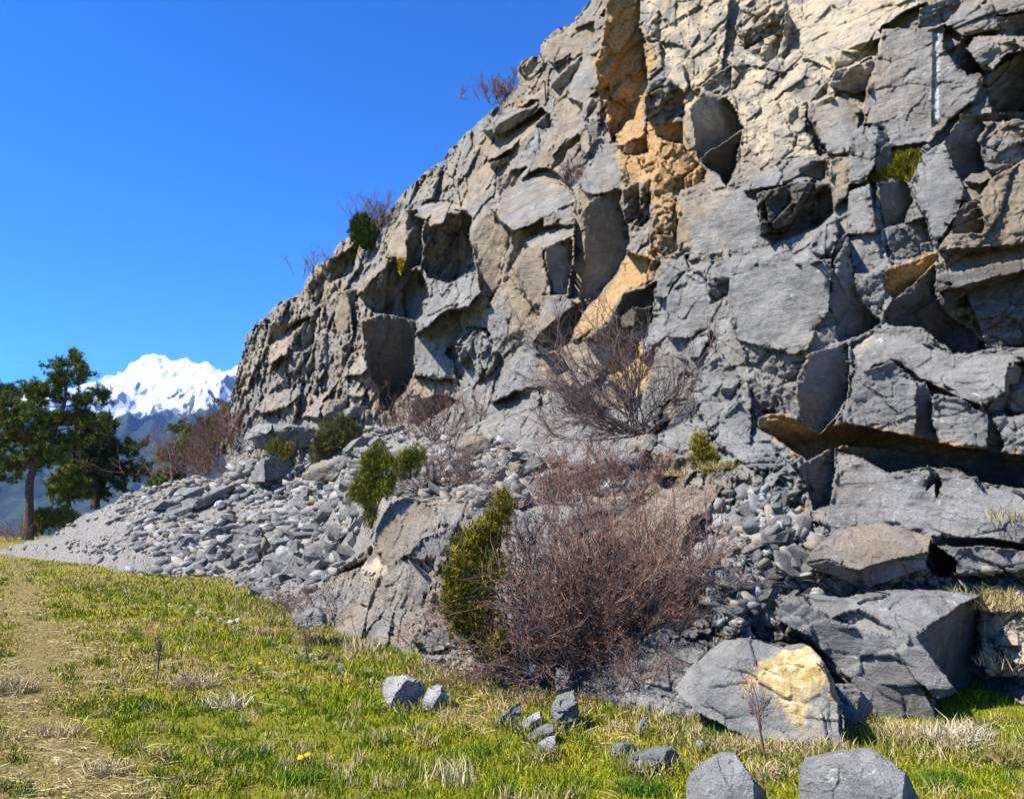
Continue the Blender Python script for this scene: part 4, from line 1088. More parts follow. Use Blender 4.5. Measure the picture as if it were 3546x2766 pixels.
boulder('blue grey flat topped stone just below the narrow tilted stone', KS([(1240, 800), (1290, 748), (1385, 703), (1420, 715), (1420, 770), (1330, 815), (1290, 870), (1250, 870)]), 'boulder_blue', 'g', planes=[(-25, 50, .4), (5, -15, .5)])
boulder('small upright split stone at the front of the middle stones', KS([(1305, 935), (1308, 845), (1375, 800), (1435, 788), (1442, 870), (1420, 930), (1380, 968), (1355, 950)]), 'boulder_pale', 'g')
boulder('standing blue grey stone with white lichen and dark undercut foot', KS([(1400, 640), (1412, 560), (1442, 515), (1500, 490), (1562, 480), (1590, 560), (1600, 640), (1580, 760), (1490, 775), (1450, 740), (1415, 690)]), 'boulder_blue', 'g', planes=[(-38, 32, .45), (-10, 20, .5), (45, 0, .7)], facets=[(KS([(1400, 640), (1412, 560), (1442, 515), (1500, 490), (1562, 480), (1590, 560), (1540, 590), (1440, 690)]), -44, 38, .1), (KS([(1440, 700), (1500, 700), (1600, 660), (1580, 765), (1480, 780)]), 15, -45, -.1), (KS([(1440, 620), (1500, 610), (1560, 570), (1590, 590), (1500, 635)]), 10, -40, .1)])
boulder('dark round stone lying in front of the pale boulder on dry grass', KS([(1815, 870), (1855, 840), (1960, 845), (2015, 905), (1970, 965), (1880, 970), (1830, 935)]), 'boulder_blue', 'g', planes=[(25, 15, .4), (-30, 40, .7), (50, 0, .7)])
boulder('blue grey stone on the grass beside the dark round stone', KS([(1910, 990), (1960, 930), (2100, 885), (2230, 875), (2290, 920), (2270, 960), (2160, 1010), (2020, 1060), (1930, 1040)]), 'boulder_blue', 'g', planes=[(-20, 48, .4), (10, 5, .6), (50, 0, .8)])
boulder('slim stone standing in dry grass above the dark round stone', KS([(1985, 790), (2005, 720), (2040, 660), (2070, 660), (2060, 730), (2030, 800)]), 'boulder_pale', 'g', planes=[(10, 5, .4), (-50, 20, .5)], n=36)
boulder('large smooth blue grey boulder cut by the bottom edge, pointed top', KJ([(285, 1010), (310, 965), (400, 885), (490, 832), (570, 838), (640, 930), (680, 1010), (740, 1040), (745, 1200), (285, 1200)]), 'boulder_smooth', 4.35, planes=[(-22, 40, .5), (-8, 16, .5), (60, 0, .75)], facets=[(KJ([(660, 985), (690, 1010), (745, 1040), (745, 1200), (680, 1200)]), 55, 0, 0)], amp=.3, n=90)
boulder('wide flat topped grey boulder with white lichen spots at the bottom edge', KJ([(930, 930), (960, 890), (1100, 865), (1230, 838), (1280, 858), (1370, 828), (1480, 905), (1540, 945), (1600, 1080), (1640, 1220), (925, 1220)]), 'boulder_smooth', 4.3, planes=[(-16, 42, .5), (-30, 10, .62), (60, 0, .9)], amp=.35, n=110)
boulder('small grey stone between the smooth boulder and the ochre boulder', KJ([(325, 780), (345, 750), (385, 755), (395, 800), (360, 830), (330, 815)]), 'boulder_pale', 'g', n=30)
boulder('small dark stone propped at the left foot of the ochre boulder', KJ([(200, 525), (250, 482), (330, 488), (350, 540), (310, 562), (240, 560)]), 'boulder_blue', 'g', n=36, planes=[(-20, 50, .4), (15, -20, .5)])
boulder('pale flat stone under the left foot of the ochre boulder', KJ([(280, 590), (330, 570), (390, 600), (400, 650), (300, 655)]), 'boulder_pale', 'g', n=36)
# the three big fallen blocks at the right
boulder('big grey boulder with yellow ochre stain across its front face', KJ([(215, 460), (270, 380), (330, 320), (420, 240), (500, 195), (620, 185), (720, 200), (810, 235), (900, 245), (990, 225), (1060, 300), (1130, 430), (1170, 600), (1190, 770), (1060, 795), (960, 780), (800, 760), (640, 745), (440, 640), (330, 580), (230, 490)]), 'boulder_ochre', 5.75, planes=[(-30, 16, .42), (-20, 48, .62), (60, 0, .95), (-55, 25, .7)], facets=[(KJ([(1040, 300), (1140, 430), (1190, 770), (1160, 770), (1120, 520)]), 45, 0, 0)], amp=.45, thick=.9, n=120, stain=KJ([(640, 380), (800, 260), (1000, 230), (1070, 330), (1090, 430), (980, 560), (960, 640), (830, 700), (830, 560), (660, 480)]))
boulder('dark grey block wedged between the ochre boulder and the leaning crag', KJ([(1130, 440), (1240, 435), (1345, 560), (1290, 650), (1180, 660)]), 'boulder_blue', 5.9, planes=[(30, 0, .4), (-10, 30, .7)], n=50)
boulder('large leaning crag with mossy left flank and deep black right face', KJ([(795, -40), (960, -70), (1230, -48), (1400, -78), (1700, -85), (1950, -72), (2010, 60), (1925, 115), (1912, 250), (1980, 400), (1950, 500), (1960, 570), (1690, 720), (1560, 690), (1340, 640), (1240, 470), (1180, 430), (1060, 260), (1000, 180), (830, 100)]), 'boulder_blue', 6.25, planes=[(-30, 44, .5), (-20, -2, .5), (45, -10, .6)], facets=[
    (KJ([(800, -30), (1000, 0), (1150, 90), (1440, 170), (1570, 380), (1690, 600), (1690, 720), (1340, 640), (1240, 450), (1060, 260), (830, 100)]), -24, -4, .15),
    (KJ([(940, -70), (1400, -78), (1950, -72), (1680, 90), (1570, 160), (1440, 120), (1250, 20), (1100, 60), (1000, 0)]), -30, 46, .1),
    (KJ([(1440, 120), (1570, 160), (1820, 480), (1690, 520), (1560, 400), (1450, 230)]), -20, 15, .25),
    (KJ([(1570, 160), (1690, 90), (1950, -70), (2010, 60), (1925, 115), (1912, 250), (1980, 400), (1950, 500), (1960, 570), (1690, 720), (1690, 520), (1820, 480), (1700, 330)]), 42, -14, -.15)], amp=.55, thick=.8, n=130)
boulder('broad loose slab of grey rock resting on rubble under the ledge', KI([(858, 610), (900, 540), (950, 480), (1060, 402), (1180, 378), (1300, 368), (1460, 395), (1630, 450), (1605, 560), (1592, 650), (1450, 690), (1300, 745), (1230, 782), (1160, 745), (1060, 705), (900, 645)]), 'boulder_warm', 7.0, planes=[(-22, 46, .45), (-5, 8, .5), (45, 0, .9)], facets=[
    (KI([(858, 605), (950, 480), (1060, 402), (1300, 368), (1630, 450), (1600, 545), (1400, 590), (1180, 655), (1100, 640), (1000, 590)]), -24, 44, .1),
    (KI([(1180, 655), (1400, 590), (1604, 545), (1592, 655), (1450, 690), (1300, 745), (1230, 782)]), -20, 10, 0),
    (KI([(870, 620), (1000, 600), (1100, 640), (1180, 660), (1230, 785), (1060, 710)]), 12, -30, -.05)], amp=.45, thick=.8, n=110)
# blocks along the top of the scree
boulder('jutting slab with bright top and black underside above the scree', KG([(105, 268), (180, 222), (270, 215), (280, 290), (360, 310), (350, 345), (225, 398), (160, 385), (140, 330), (80, 325)]), 'boulder_blue', 24.5, planes=[(-40, 50, .5), (20, -22, .4)], facets=[(KG([(105, 268), (180, 222), (270, 215), (270, 262), (230, 292), (160, 280)]), -40, 52, .2), (KG([(135, 292), (230, 292), (272, 262), (285, 300), (360, 320), (225, 400), (150, 385)]), 22, -30, 0)])
boulder('dark broken block hanging beside the jutting slab above the scree', KG([(272, 218), (400, 222), (560, 258), (575, 280), (560, 360), (400, 400), (345, 335), (285, 290)]), 'boulder_blue', 24.3, planes=[(28, -16, .4), (-10, 60, .6)], amp=1.3)
boulder('squared block with pale left face and dark front under the jutting slab', KG([(128, 590), (150, 500), (200, 448), (260, 442), (400, 470), (412, 545), (230, 605), (130, 610)]), 'boulder_blue', 24.0, planes=[(-45, 10, .5), (28, -4, .4), (0, 60, .7)], facets=[(KG([(128, 590), (150, 500), (200, 448), (218, 455), (225, 605), (130, 610)]), -45, 8, .1), (KG([(218, 455), (260, 442), (400, 470), (412, 545), (226, 605)]), 38, -6, 0)], amp=.4)
boulder('long smooth flat slab lying across the upper scree', KG([(458, 575), (475, 535), (522, 490), (600, 460), (700, 432), (850, 420), (960, 425), (905, 520), (870, 565), (700, 590), (580, 608), (500, 590)]), 'boulder_warm', None, .4, planes=[(-25, 50, .4), (0, 5, .5)], amp=.4)
boulder('pale pointed block with dark right side behind the long flat slab', KG([(728, 395), (790, 330), (850, 305), (902, 305), (895, 400), (790, 425)]), 'stone', None, .5, planes=[(-45, 38, .4), (38, -8, .35)])
boulder('grey block right of the pale pointed block on the upper scree', KG([(895, 345), (930, 312), (975, 310), (1012, 350), (980, 375), (905, 378)]), 'stone', None, .5, planes=[(-40, 45, .4), (35, -10, .4)], n=44)
boulder('low rounded block at the left end behind the long flat slab', KG([(595, 465), (630, 412), (690, 385), (750, 405), (742, 445), (650, 462)]), 'stone', None, .5, planes=[(-35, 48, .4), (25, -12, .45)], n=44)
boulder('oval block with dark shaded front at the foot of the cliff wall', KA([(695, 1580), (740, 1545), (820, 1522), (895, 1520), (890, 1580), (820, 1600), (720, 1600)]), 'stone', None, .5, planes=[(-50, 40, .4), (25, -8, .35)], n=44)
boulder('leaning buff block at the foot of the cliff wall beside the oval block', KA([(585, 1560), (620, 1500), (690, 1475), (750, 1490), (740, 1545), (690, 1590), (620, 1625)]), 'boulder_warm', None, .5, n=44)
boulder('dark block with buff side lying under the bare shrub at the cliff foot', KA([(1140, 1580), (1200, 1530), (1290, 1540), (1300, 1610), (1200, 1640), (1150, 1630)]), 'boulder_blue', None, .6, planes=[(-45, 35, .45), (25, -8, .35)], n=44)
boulder('low rounded stone at the cliff foot in front of the bare shrub', KG([(1050, 250), (1080, 232), (1130, 236), (1132, 260), (1080, 272)]), 'stone', None, .5, n=40)
boulder('pale rounded boulder below the bare shrub on the ledge', KG([(1480, 330), (1540, 300), (1640, 300), (1704, 330), (1690, 440), (1580, 460), (1470, 400)]), 'boulder_warm', None, .7, planes=[(-30, 45, .45), (5, 5, .45)], amp=.7)
boulder('thin slab sheltering dark gap at the edge of the ledge', KE([(195, 1500), (250, 1460), (330, 1440), (420, 1450), (370, 1490), (360, 1530), (250, 1530)]), 'stone', None, .6, n=44)
boulder('warm brown block on the ledge above the outcrop', KH if False else [(1680, 1650), (1700, 1622), (1745, 1612), (1755, 1650), (1730, 1668), (1690, 1668)], 'boulder_warm', None, .5, n=44)
boulder('buff pillar block standing beside the warm brown block', [(1758, 1612), (1790, 1603), (1815, 1608), (1812, 1650), (1770, 1655)], 'boulder_warm', None, .5, n=40)
boulder('pale tilted slab lying on the ledge right of the bramble', [(2150, 1705), (2175, 1672), (2222, 1662), (2222, 1690), (2180, 1706)], 'stone', None, .5, n=40, planes=[(-25, 45, .3), (0, 5, .5)])
# scree slope blocks
boulder('broad pale slab tilted on the upper left scree', KX([(370, 860), (430, 815), (650, 815), (665, 870), (600, 925), (480, 900)]), 'stone', None, .4, planes=[(-30, 52, .35), (15, -5, .5)], amp=.5)
boulder('wedge slab with dark front edge right of the broad pale slab', KX([(660, 860), (700, 815), (855, 795), (860, 830), (790, 890), (705, 905)]), 'stone', None, .4, planes=[(-35, 50, .35), (25, -12, .5)], amp=.5)
boulder('cracked block under the broad pale slab with dark right end', KX([(420, 940), (500, 900), (600, 925), (680, 880), (715, 930), (680, 970), (560, 1000), (440, 985)]), 'stone', None, .5, planes=[(-35, 35, .4), (35, -10, .4)])
boulder('low flat block at the left edge of the scree slabs', KX([(135, 985), (180, 945), (250, 925), (330, 940), (430, 935), (400, 985), (260, 1010), (160, 1000)]), 'stone', None, .4, planes=[(-35, 45, .4), (20, -10, .45)])
boulder('long pale block lying below the broad pale slab', KX([(285, 1050), (330, 1010), (470, 980), (515, 1010), (490, 1050), (400, 1075), (300, 1070)]), 'stone', None, .4, planes=[(-30, 50, .35), (5, 0, .4)], amp=.6)
M['stone_white'] = (lambda T: T.done(T.mix(T.ramp(T.noise(T.coord(), 6, 5), .3, .7), (.42, .43, .44), (.62, .62, .62)), T.bump(T.noise(T.coord(), 20, 6), .6, .03)))(NT('stone_white'))
boulder('bright white stone lying on the grey scree', KX([(697, 975), (725, 935), (760, 925), (805, 945), (790, 965), (720, 990)]), 'stone_white', None, .4, n=40)
boulder('dark rounded block in the middle of the scree slope', KX([(595, 1250), (620, 1190), (680, 1155), (740, 1165), (755, 1210), (700, 1240), (620, 1272)]), 'boulder_blue', None, .4, planes=[(-50, 45, .45), (20, -5, .35)])
boulder('pale block on the lower scree left of the tall dark wedge', KX([(385, 1305), (410, 1265), (500, 1230), (520, 1280), (470, 1310), (400, 1325)]), 'stone', None, .4)
boulder('grey slab tilted up beside the dark wedge on the lower scree', KX([(755, 1270), (800, 1225), (900, 1190), (925, 1200), (870, 1260), (790, 1310)]), 'stone', None, .4, planes=[(-30, 45, .35), (25, -10, .5)])
boulder('tall dark wedge stone standing on the lower scree', KX([(980, 1290), (1020, 1210), (1085, 1145), (1115, 1220), (1090, 1260), (1060, 1290)]), 'boulder_blue', None, .4, planes=[(15, 5, .35), (-50, 20, .6)], n=50)
boulder('squarish dark block at the foot of the tall wedge', KX([(975, 1385), (975, 1310), (1000, 1288), (1085, 1290), (1095, 1385), (1040, 1395)]), 'boulder_blue', None, .5, planes=[(8, 0, .35), (-20, 55, .5)], n=50)
boulder('thin grey slab leaning right of the squarish dark block', KX([(1090, 1385), (1100, 1270), (1125, 1230), (1170, 1310), (1170, 1340), (1120, 1390)]), 'boulder_warm', None, .5, planes=[(5, 0, .35), (-50, 20, .5)], n=50)
boulder('grey ledge block with dark shaded front right of the wedge stones', KX([(1185, 1300), (1190, 1260), (1260, 1250), (1365, 1258), (1370, 1315), (1210, 1358)]), 'boulder_blue', None, .5, planes=[(22, -10, .35), (-10, 60, .4)], n=50)
boulder('pale sloping slab above the grey ledge block', KX([(1115, 1215), (1180, 1190), (1330, 1190), (1370, 1230), (1280, 1255), (1170, 1262)]), 'stone', None, .4, planes=[(-25, 48, .35), (0, 0, .5)], n=50)
boulder('triangular blue grey stone at the lower edge of the scree', KX([(720, 1395), (740, 1325), (770, 1330), (830, 1375), (800, 1405), (740, 1415)]), 'boulder_blue', None, .4, n=44)
boulder('lone buff stone on the grass below the scree', KX([(870, 1545), (900, 1490), (980, 1480), (985, 1540), (940, 1560)]), 'boulder_warm', None, .3, n=44)
boulder('low pale stone where the outcrop meets the meadow', KG([(395, 1530), (440, 1480), (510, 1418), (570, 1432), (610, 1490), (600, 1540), (480, 1560)]), 'stone', 9.6, planes=[(-35, 40, .4), (0, 10, .5)])
boulder('grey block under the twigs of the big bare bush', [(1815, 2310), (1830, 2290), (1875, 2310), (1890, 2345), (1870, 2365), (1840, 2350)], 'stone', 7.1, n=40)
boulder('square grey post-like stone at the foot of the big bare bush', [(1920, 2385), (1925, 2310), (1965, 2310), (1985, 2380), (1960, 2400)], 'stone', 6.9, n=40)
boulder('shaded block beneath the right side of the big bare bush', [(2180, 2415), (2200, 2380), (2250, 2385), (2270, 2420), (2220, 2440)], 'boulder_blue', 'g', n=40)

# ------------------------------------------------------------------ countless stones: the largest as things, the rest as stuff
def stone_mesh(seed):
    r = random.Random(seed)
    bm = bmesh.new()
    sx, sy, sz = 1.0, r.uniform(.55, .9), r.uniform(.16, .42)
    for x in (-1, 1):
        for y in (-1, 1):
            for z in (-1, 1):
                bm.verts.new((x * sx * .5 * r.uniform(.45, 1.1), y * sy * .5 * r.uniform(.45, 1.1), z * sz * .5 * r.uniform(.6, 1.1)))
    for k in range(3):
        bm.verts.new((r.uniform(-.6, .6) * sx, r.uniform(-.6, .6) * sy, r.uniform(-.5, .5) * sz))
    res = bmesh.ops.convex_hull(bm, input=bm.verts)
    bmesh.ops.delete(bm, geom=[g for g in res['geom_interior'] if isinstance(g, bmesh.types.BMVert)], context='VERTS')
    bmesh.ops.triangulate(bm, faces=bm.faces)
    me = bpy.data.meshes.new('stone'); bm.to_mesh(me); bm.free()
    return me


STONES = [stone_mesh(k) for k in range(28)]
SV = []; SF = []
for me in STONES:
    v = np.zeros(len(me.vertices) * 3, np.float32); me.vertices.foreach_get('co', v); SV.append(v.reshape(-1, 3))
    f = np.zeros(len(me.polygons) * 3, np.int32); me.polygons.foreach_get('vertices', f); SF.append(f.reshape(-1, 3))
    me.materials.append(M['stone'])


def stone_mat():
    T = NT('stone_mixed'); P = T.pos(); a = T.sep(T.attr('shade').outputs['Color'])
    n = T.noise(P, 18, 5, .7)
    c = T.mix(a[0], (0.10, 0.103, 0.103), (0.36, 0.35, 0.325))
    c = T.mix(T.math('MULTIPLY', a[1], .7), c, (0.29, 0.24, 0.17))
    c = T.mix(T.math('MULTIPLY', T.ramp(n, .35, .7), .4), c, (0.13, 0.125, 0.12))
    return T.done(c, T.bump(n, .7, .02))
M['stone_mixed'] = stone_mat()


def rot_np(rs, n, tilt):
    from mathutils import Euler
    return [np.array(Euler((rs.normal(0, tilt) + .42, rs.normal(0, tilt) - .12, rs.uniform(0, 6.28))).to_matrix()) for _ in range(n)]


def scatter(poly, n_total, n_things, smin, smax, power, label_big, label_small, group, stuff_name, stuff_label, sd, warm=.3, tilt=.35, onground=False, sel=None, lift=.1):
    rs = np.random.default_rng(sd)
    p = np.array(poly); pts = []
    while len(pts) < n_total:
        uv = rs.uniform(p.min(0), p.max(0), (n_total * 3, 2))
        uv = uv[inpoly(uv[:, 0], uv[:, 1], poly)]
        if not onground:
            jj = np.clip(((uv[:, 1] - gv[0]) / STEP).astype(int), 0, mask.shape[0] - 1); ii = np.clip(((uv[:, 0] - gu[0]) / STEP).astype(int), 0, mask.shape[1] - 1)
            uv = uv[mask[jj, ii]]
        if sel is not None: uv = uv[sel(uv, rs)]
        pts.extend(uv.tolist())
    uv = np.array(pts[:n_total])
    if onground:
        G = ground_pt(uv[:, 0], uv[:, 1]); G[:, 2] = meadow_z(G[:, 0], G[:, 1])
    else:
        G = surf(uv[:, 0], uv[:, 1])
    size = smin * (smax / smin) ** (rs.uniform(0, 1, n_total) ** power)
    if sd == 5: size = size * np.clip(.40 + (uv[:, 0] - 300) / 700, .42, 1.0)
    app = size / G[:, 1]
    order = np.argsort(-app)
    rots = rot_np(rs, n_total, tilt)
    Vs = []; Fs = []; As = []; base = 0
    for rank, i in enumerate(order):
        k = int(rs.integers(len(STONES)))
        pos = G[i] + np.array([0, 0, size[i] * lift])
        if rank < n_things:
            o = bpy.data.objects.new('scree_stone', STONES[k]); COL.objects.link(o)
            mtx = Vector(pos)
            o.location = mtx
            from mathutils import Matrix
            o.rotation_euler = Matrix(rots[i].tolist()).to_euler()
            s = float(size[i]); o.scale = (s, s, s)
            tag(o, label_big if size[i] > math.sqrt(smin * smax) * 1.6 else label_small, 'stone', group)
        else:
            V = SV[k] @ rots[i].T * size[i] + pos
            Vs.append(V); Fs.append(SF[k] + base); base += len(V)
            a = np.tile([rs.uniform(0, 1), 1.0 if rs.uniform() < warm else 0.0, 0], (len(V), 1)); As.append(a)
    if Vs:
        o = link(stuff_name, mesh_np(stuff_name, np.concatenate(Vs), np.concatenate(Fs), {'shade': np.concatenate(As)}), M['stone_mixed'])
        tag(o, stuff_label, None, None, 'stuff')


scatter([(0, 1910), (100, 1865), (350, 1700), (520, 1690), (820, 1620), (880, 1590), (1120, 1570), (1250, 1560), (1420, 1600), (1250, 1760), (1250, 1880), (1150, 2000), (1080, 2060), (1040, 2160), (900, 2110), (760, 2000), (620, 1990), (480, 2010), (300, 2000), (40, 1950)], 14000, 150, .022, .58, 3.8,
        'large angular grey stone lying on the open scree slope', 'angular grey stone lying on the open scree slope', 'stones on the open scree slope', 'scree_rubble', 'small broken stones covering the scree slope', 5, .14, .2, sel=lambda uv, r: (fbm(uv[:, 0] / 150, uv[:, 1] / 70, 5, 3) > -.16 + np.clip((700 - uv[:, 0]) / 900, 0, .3)) | (r.uniform(size=len(uv)) < .16))
scatter([(820, 1600), (900, 1500), (1040, 1480), (1350, 1480), (1650, 1500), (1950, 1610), (2230, 1620), (2300, 1660), (2010, 1730), (1700, 1760), (1420, 1720), (1300, 1700), (1150, 1560)], 3000, 40, .045, .42, 3.0,
        'grey stone among the pebbles on the ledge under the cliff', 'small stone among the pebbles on the ledge under the cliff', 'stones on the ledge under the cliff', 'ledge_pebbles', 'pebbles lying on the ledge under the cliff', 6, .25)
scatter(KI([(250, 330), (420, 180), (640, 120), (830, 300), (960, 450), (870, 620), (980, 770), (760, 960), (420, 1040), (240, 900), (130, 700)]), 1900, 50, .03, .28, 2.4,
        'blue grey angular block in the rubble chute beside the loose slab', 'blue grey stone in the rubble chute beside the loose slab', 'stones in the rubble chute', 'chute_rubble', 'blue grey rubble filling the chute beside the loose slab', 8, .12, .6)
scatter(KI([(1250, 760), (1500, 660), (1700, 700), (2184, 640), (2184, 800), (1900, 790), (1300, 790)]), 260, 14, .03, .16, 2, 'stone scattered on the dirt shelf right of the loose slab', 'little stone scattered on the dirt shelf right of the loose slab', 'stones on the dirt shelf', 'shelf_pebbles', 'pebbles on the dirt shelf right of the loose slab', 9, .5)
scatter([(1480, 2330), (1560, 2230), (1640, 2260), (1660, 2330), (1560, 2345)], 240, 8, .03, .11, 2, 'pale stone in the pebble patch under the juniper', 'pale pebble in the patch under the juniper', 'pale stones under the juniper', 'pale_pebbles', 'pale pebbles spilled under the juniper', 10, .8)
scatter([(60, 1960), (250, 2020), (480, 2050), (760, 2110), (1000, 2230), (1200, 2300), (1420, 2380), (1400, 2420), (1150, 2330), (900, 2230), (640, 2110), (300, 2050), (60, 1990)], 420, 10, .02, .12, 2.4, 'grey stone lying in the grass at the edge of the rubble', 'small grey stone lying in the grass at the edge of the rubble', 'stones at the ragged edge of the meadow', 'edge_pebbles', 'small stones lying in the grass at the edge of the rubble', 13, .3, .3, True)
scatter([(760, 2080), (900, 2030), (1080, 2070), (1060, 2180), (1000, 2230), (800, 2120)], 500, 14, .03, .13, 2.2, 'grey stone strewn on dry grass below the scree', 'small grey stone strewn on dry grass below the scree', 'stones strewn below the scree', 'foot_pebbles', 'pebbles strewn on the dry grass below the scree', 12, .5)
# ------------------------------------------------------------------ plants
def bark(name, a, b):
    T = NT(name); n = T.noise(T.coord(), 9, 5, .7)
    return T.done(T.mix(T.ramp(n, .3, .7), a, b))


def leafmat(name, rough=.75, trans=.0):
    T = NT(name)
    T.b.inputs['Roughness'].default_value = rough
    T.put(T.b.inputs['Base Color'], T.attr('shade').outputs['Color'])
    return T.m


M['leaf'] = leafmat('foliage')
M['twig_grey'] = bark('twig_grey', (0.080, 0.052, 0.046), (0.22, 0.160, 0.140))
M['twig_red'] = bark('twig_red', (0.085, 0.045, 0.035), (0.22, 0.135, 0.105))
M['twig_brown'] = bark('twig_brown', (0.105, 0.066, 0.052), (0.29, 0.20, 0.165))
M['bark'] = bark('pine_bark', (0.045, 0.032, 0.024), (0.14, 0.095, 0.07))


class Tubes:
    def __init__(s): s.V = []; s.F = []; s.n = 0
    def add(s, P, r, k=3):
        P = np.asarray(P, float); m = len(P)
        d = np.gradient(P, axis=0); d /= np.linalg.norm(d, axis=1)[:, None] + 1e-9
        ref = np.array([0, 0, 1.0]) if abs(d[0, 2]) < .8 else np.array([1.0, 0, 0])
        a = np.cross(d, ref); a /= np.linalg.norm(a, axis=1)[:, None] + 1e-9
        b = np.cross(d, a)
        th = np.arange(k) * 2 * np.pi / k
        ring = P[:, None] + np.asarray(r)[:, None, None] * (np.cos(th)[None, :, None] * a[:, None] + np.sin(th)[None, :, None] * b[:, None])
        s.V.append(ring.reshape(-1, 3))
        i = np.arange(m - 1)[:, None] * k; j = np.arange(k)[None]
        f = np.stack([i + j, i + (j + 1) % k, i + k + (j + 1) % k, i + k + j], 2).reshape(-1, 4) + s.n
        s.F.append(f); s.n += m * k
    def build(s, name, mat, parent=None, org=(0, 0, 0)):
        return link(name, mesh_np(name, np.concatenate(s.V) - np.asarray(org), np.concatenate(s.F)), mat, parent)


def blades(P, Dv, L, W, C, rs, bend=.0):
    """pointed blades: P base, Dv direction, L length, W width, C colour -> V, F, A"""
    n = len(P)
    side = np.cross(Dv, rs.normal(size=(n, 3))); side /= np.linalg.norm(side, axis=1)[:, None] + 1e-9
    L = np.asarray(L)[:, None]; W = np.asarray(W)[:, None]
    if np.ndim(bend) == 0 and bend == 0:
        V = np.stack([P - side * W / 2, P + side * W / 2, P + Dv * L], 1)
        F = np.arange(n * 3).reshape(n, 3)
        return V.reshape(-1, 3), F, np.repeat(C, 3, 0)
    mid = P + Dv * L * .55
    lean = rs.normal(size=(n, 3)); lean[:, 2] = -.25; lean /= np.linalg.norm(lean, axis=1)[:, None]
    tip = mid + (Dv * (1 - bend) + lean * bend) * L * .5
    V = np.stack([P - side * W / 2, P + side * W / 2, mid + side * W * .4, mid - side * W * .4, tip], 1).reshape(-1, 3)
    b = np.arange(n)[:, None] * 5
    return V, [b + np.array([[0, 1, 2, 3]]), b + np.array([[3, 2, 4]])], np.repeat(C, 5, 0)


def unit(v): return v / (np.linalg.norm(v, axis=-1)[..., None] + 1e-9)


def bare_shrub(label, base, dirs, nstem, H, spread, mat, sd, r0=.012, kids=7, levels=2, buds=0, budcol=(0.25, .05, .02), droop=.0, group=None, name='bare_shrub', cat='shrub', wob=.16, basew=.12):
    """leafless shrub: stems fan out of one stool, fork twice; dirs = list of (azimuth-ish x, y, z) main directions"""
    rs = np.random.default_rng(sd); T = Tubes(); tips = []
    base = np.asarray(base, float); dirs = unit(np.array(dirs, float))

    def grow(p, d, L, r, lv):
        m = 6 if lv else 4
        pts = [p]; q = d.copy()
        for k in range(m):
            q = unit(q + rs.normal(0, wob, 3) + np.array([0, 0, .05 - droop]))
            pts.append(pts[-1] + q * L / m)
        T.add(pts, np.linspace(r, r * .35, m + 1), 3)
        if lv == 0:
            tips.append((pts[-1], q)); tips.append((pts[2], q)); return
        for k in range(kids):
            t = rs.uniform(.2, 1.0); a = t * m; i = min(int(a), m - 1); f = a - i
            pp = pts[i] * (1 - f) + pts[i + 1] * f
            dd = unit(unit(pts[i + 1] - pts[i]) + rs.normal(0, .5, 3))
            grow(pp, dd, L * rs.uniform(.25, .5), r * .5, lv - 1)

    for s in range(nstem):
        d = dirs[rs.integers(len(dirs))]
        d = unit(d + rs.normal(0, spread, 3)); d[2] = max(d[2], .03)
        p = base + np.array([rs.normal(0, basew), rs.normal(0, basew * .6), 0])
        grow(p, unit(d), H * rs.uniform(.55, 1.05), r0 * rs.uniform(.6, 1.1), levels)
    e = empty(name, base)
    T.build('branches', M[mat], e, base)
    if buds:
        tp = np.array([t[0] for t in tips]); td = np.array([t[1] for t in tips])
        i = rs.integers(len(tp), size=buds)
        P = tp[i] + rs.normal(0, .012, (buds, 3)); Dv = unit(td[i] + rs.normal(0, .6, (buds, 3)))
        c = np.array(budcol)[None] * rs.uniform(.5, 1.7, (buds, 1))
        V, F, A = blades(P, Dv, rs.uniform(.015, .035, buds), rs.uniform(.008, .016, buds), c, rs)
        o = link('buds', mesh_np('buds', V - base, F, {'shade': A}), M['leaf'], e)
    tag(e, label, cat, group)
    return e


def uv3(u, v, Y): return pt(np.array(float(u)), np.array(float(v)), Y)


def clumps_to_needles(cl, per, L, W, cols, rs, up=.6, shell=.6):
    """cl: list of (centre, radii); returns blades filling uneven clumps"""
    Ps = []; Ds = []; Cs = []
    for c, r, n in cl:
        q = unit(rs.normal(size=(n, 3))) * (rs.uniform(0, 1, (n, 1)) ** (1 / 3) * (1 - shell) + shell * rs.uniform(.75, 1.0, (n, 1)))
        tuft = c + q * r
        d0 = unit(q * .8 + np.array([0, 0, up]) + rs.normal(0, .35, (n, 3)))
        shade = rs.uniform(.65, 1.35, (n, 1)) * rs.uniform(.65, 1.3); mixf = np.clip(rs.uniform(-.35, .35, (n, 1)) + rs.uniform(0, 1), 0, 1)
        col = (np.array(cols[0]) * (1 - mixf) + np.array(cols[1]) * mixf) * shade
        P = np.repeat(tuft, per, 0) + rs.normal(0, .015, (n * per, 3))
        D = unit(np.repeat(d0, per, 0) + rs.normal(0, .45, (n * per, 3)))
        Ps.append(P); Ds.append(D); Cs.append(np.repeat(col, per, 0))
    P = np.concatenate(Ps); D = np.concatenate(Ds); C = np.concatenate(Cs)
    n = len(P)
    return blades(P, D, L * rs.uniform(.6, 1.2, n), W * rs.uniform(.7, 1.2, n), C, rs)


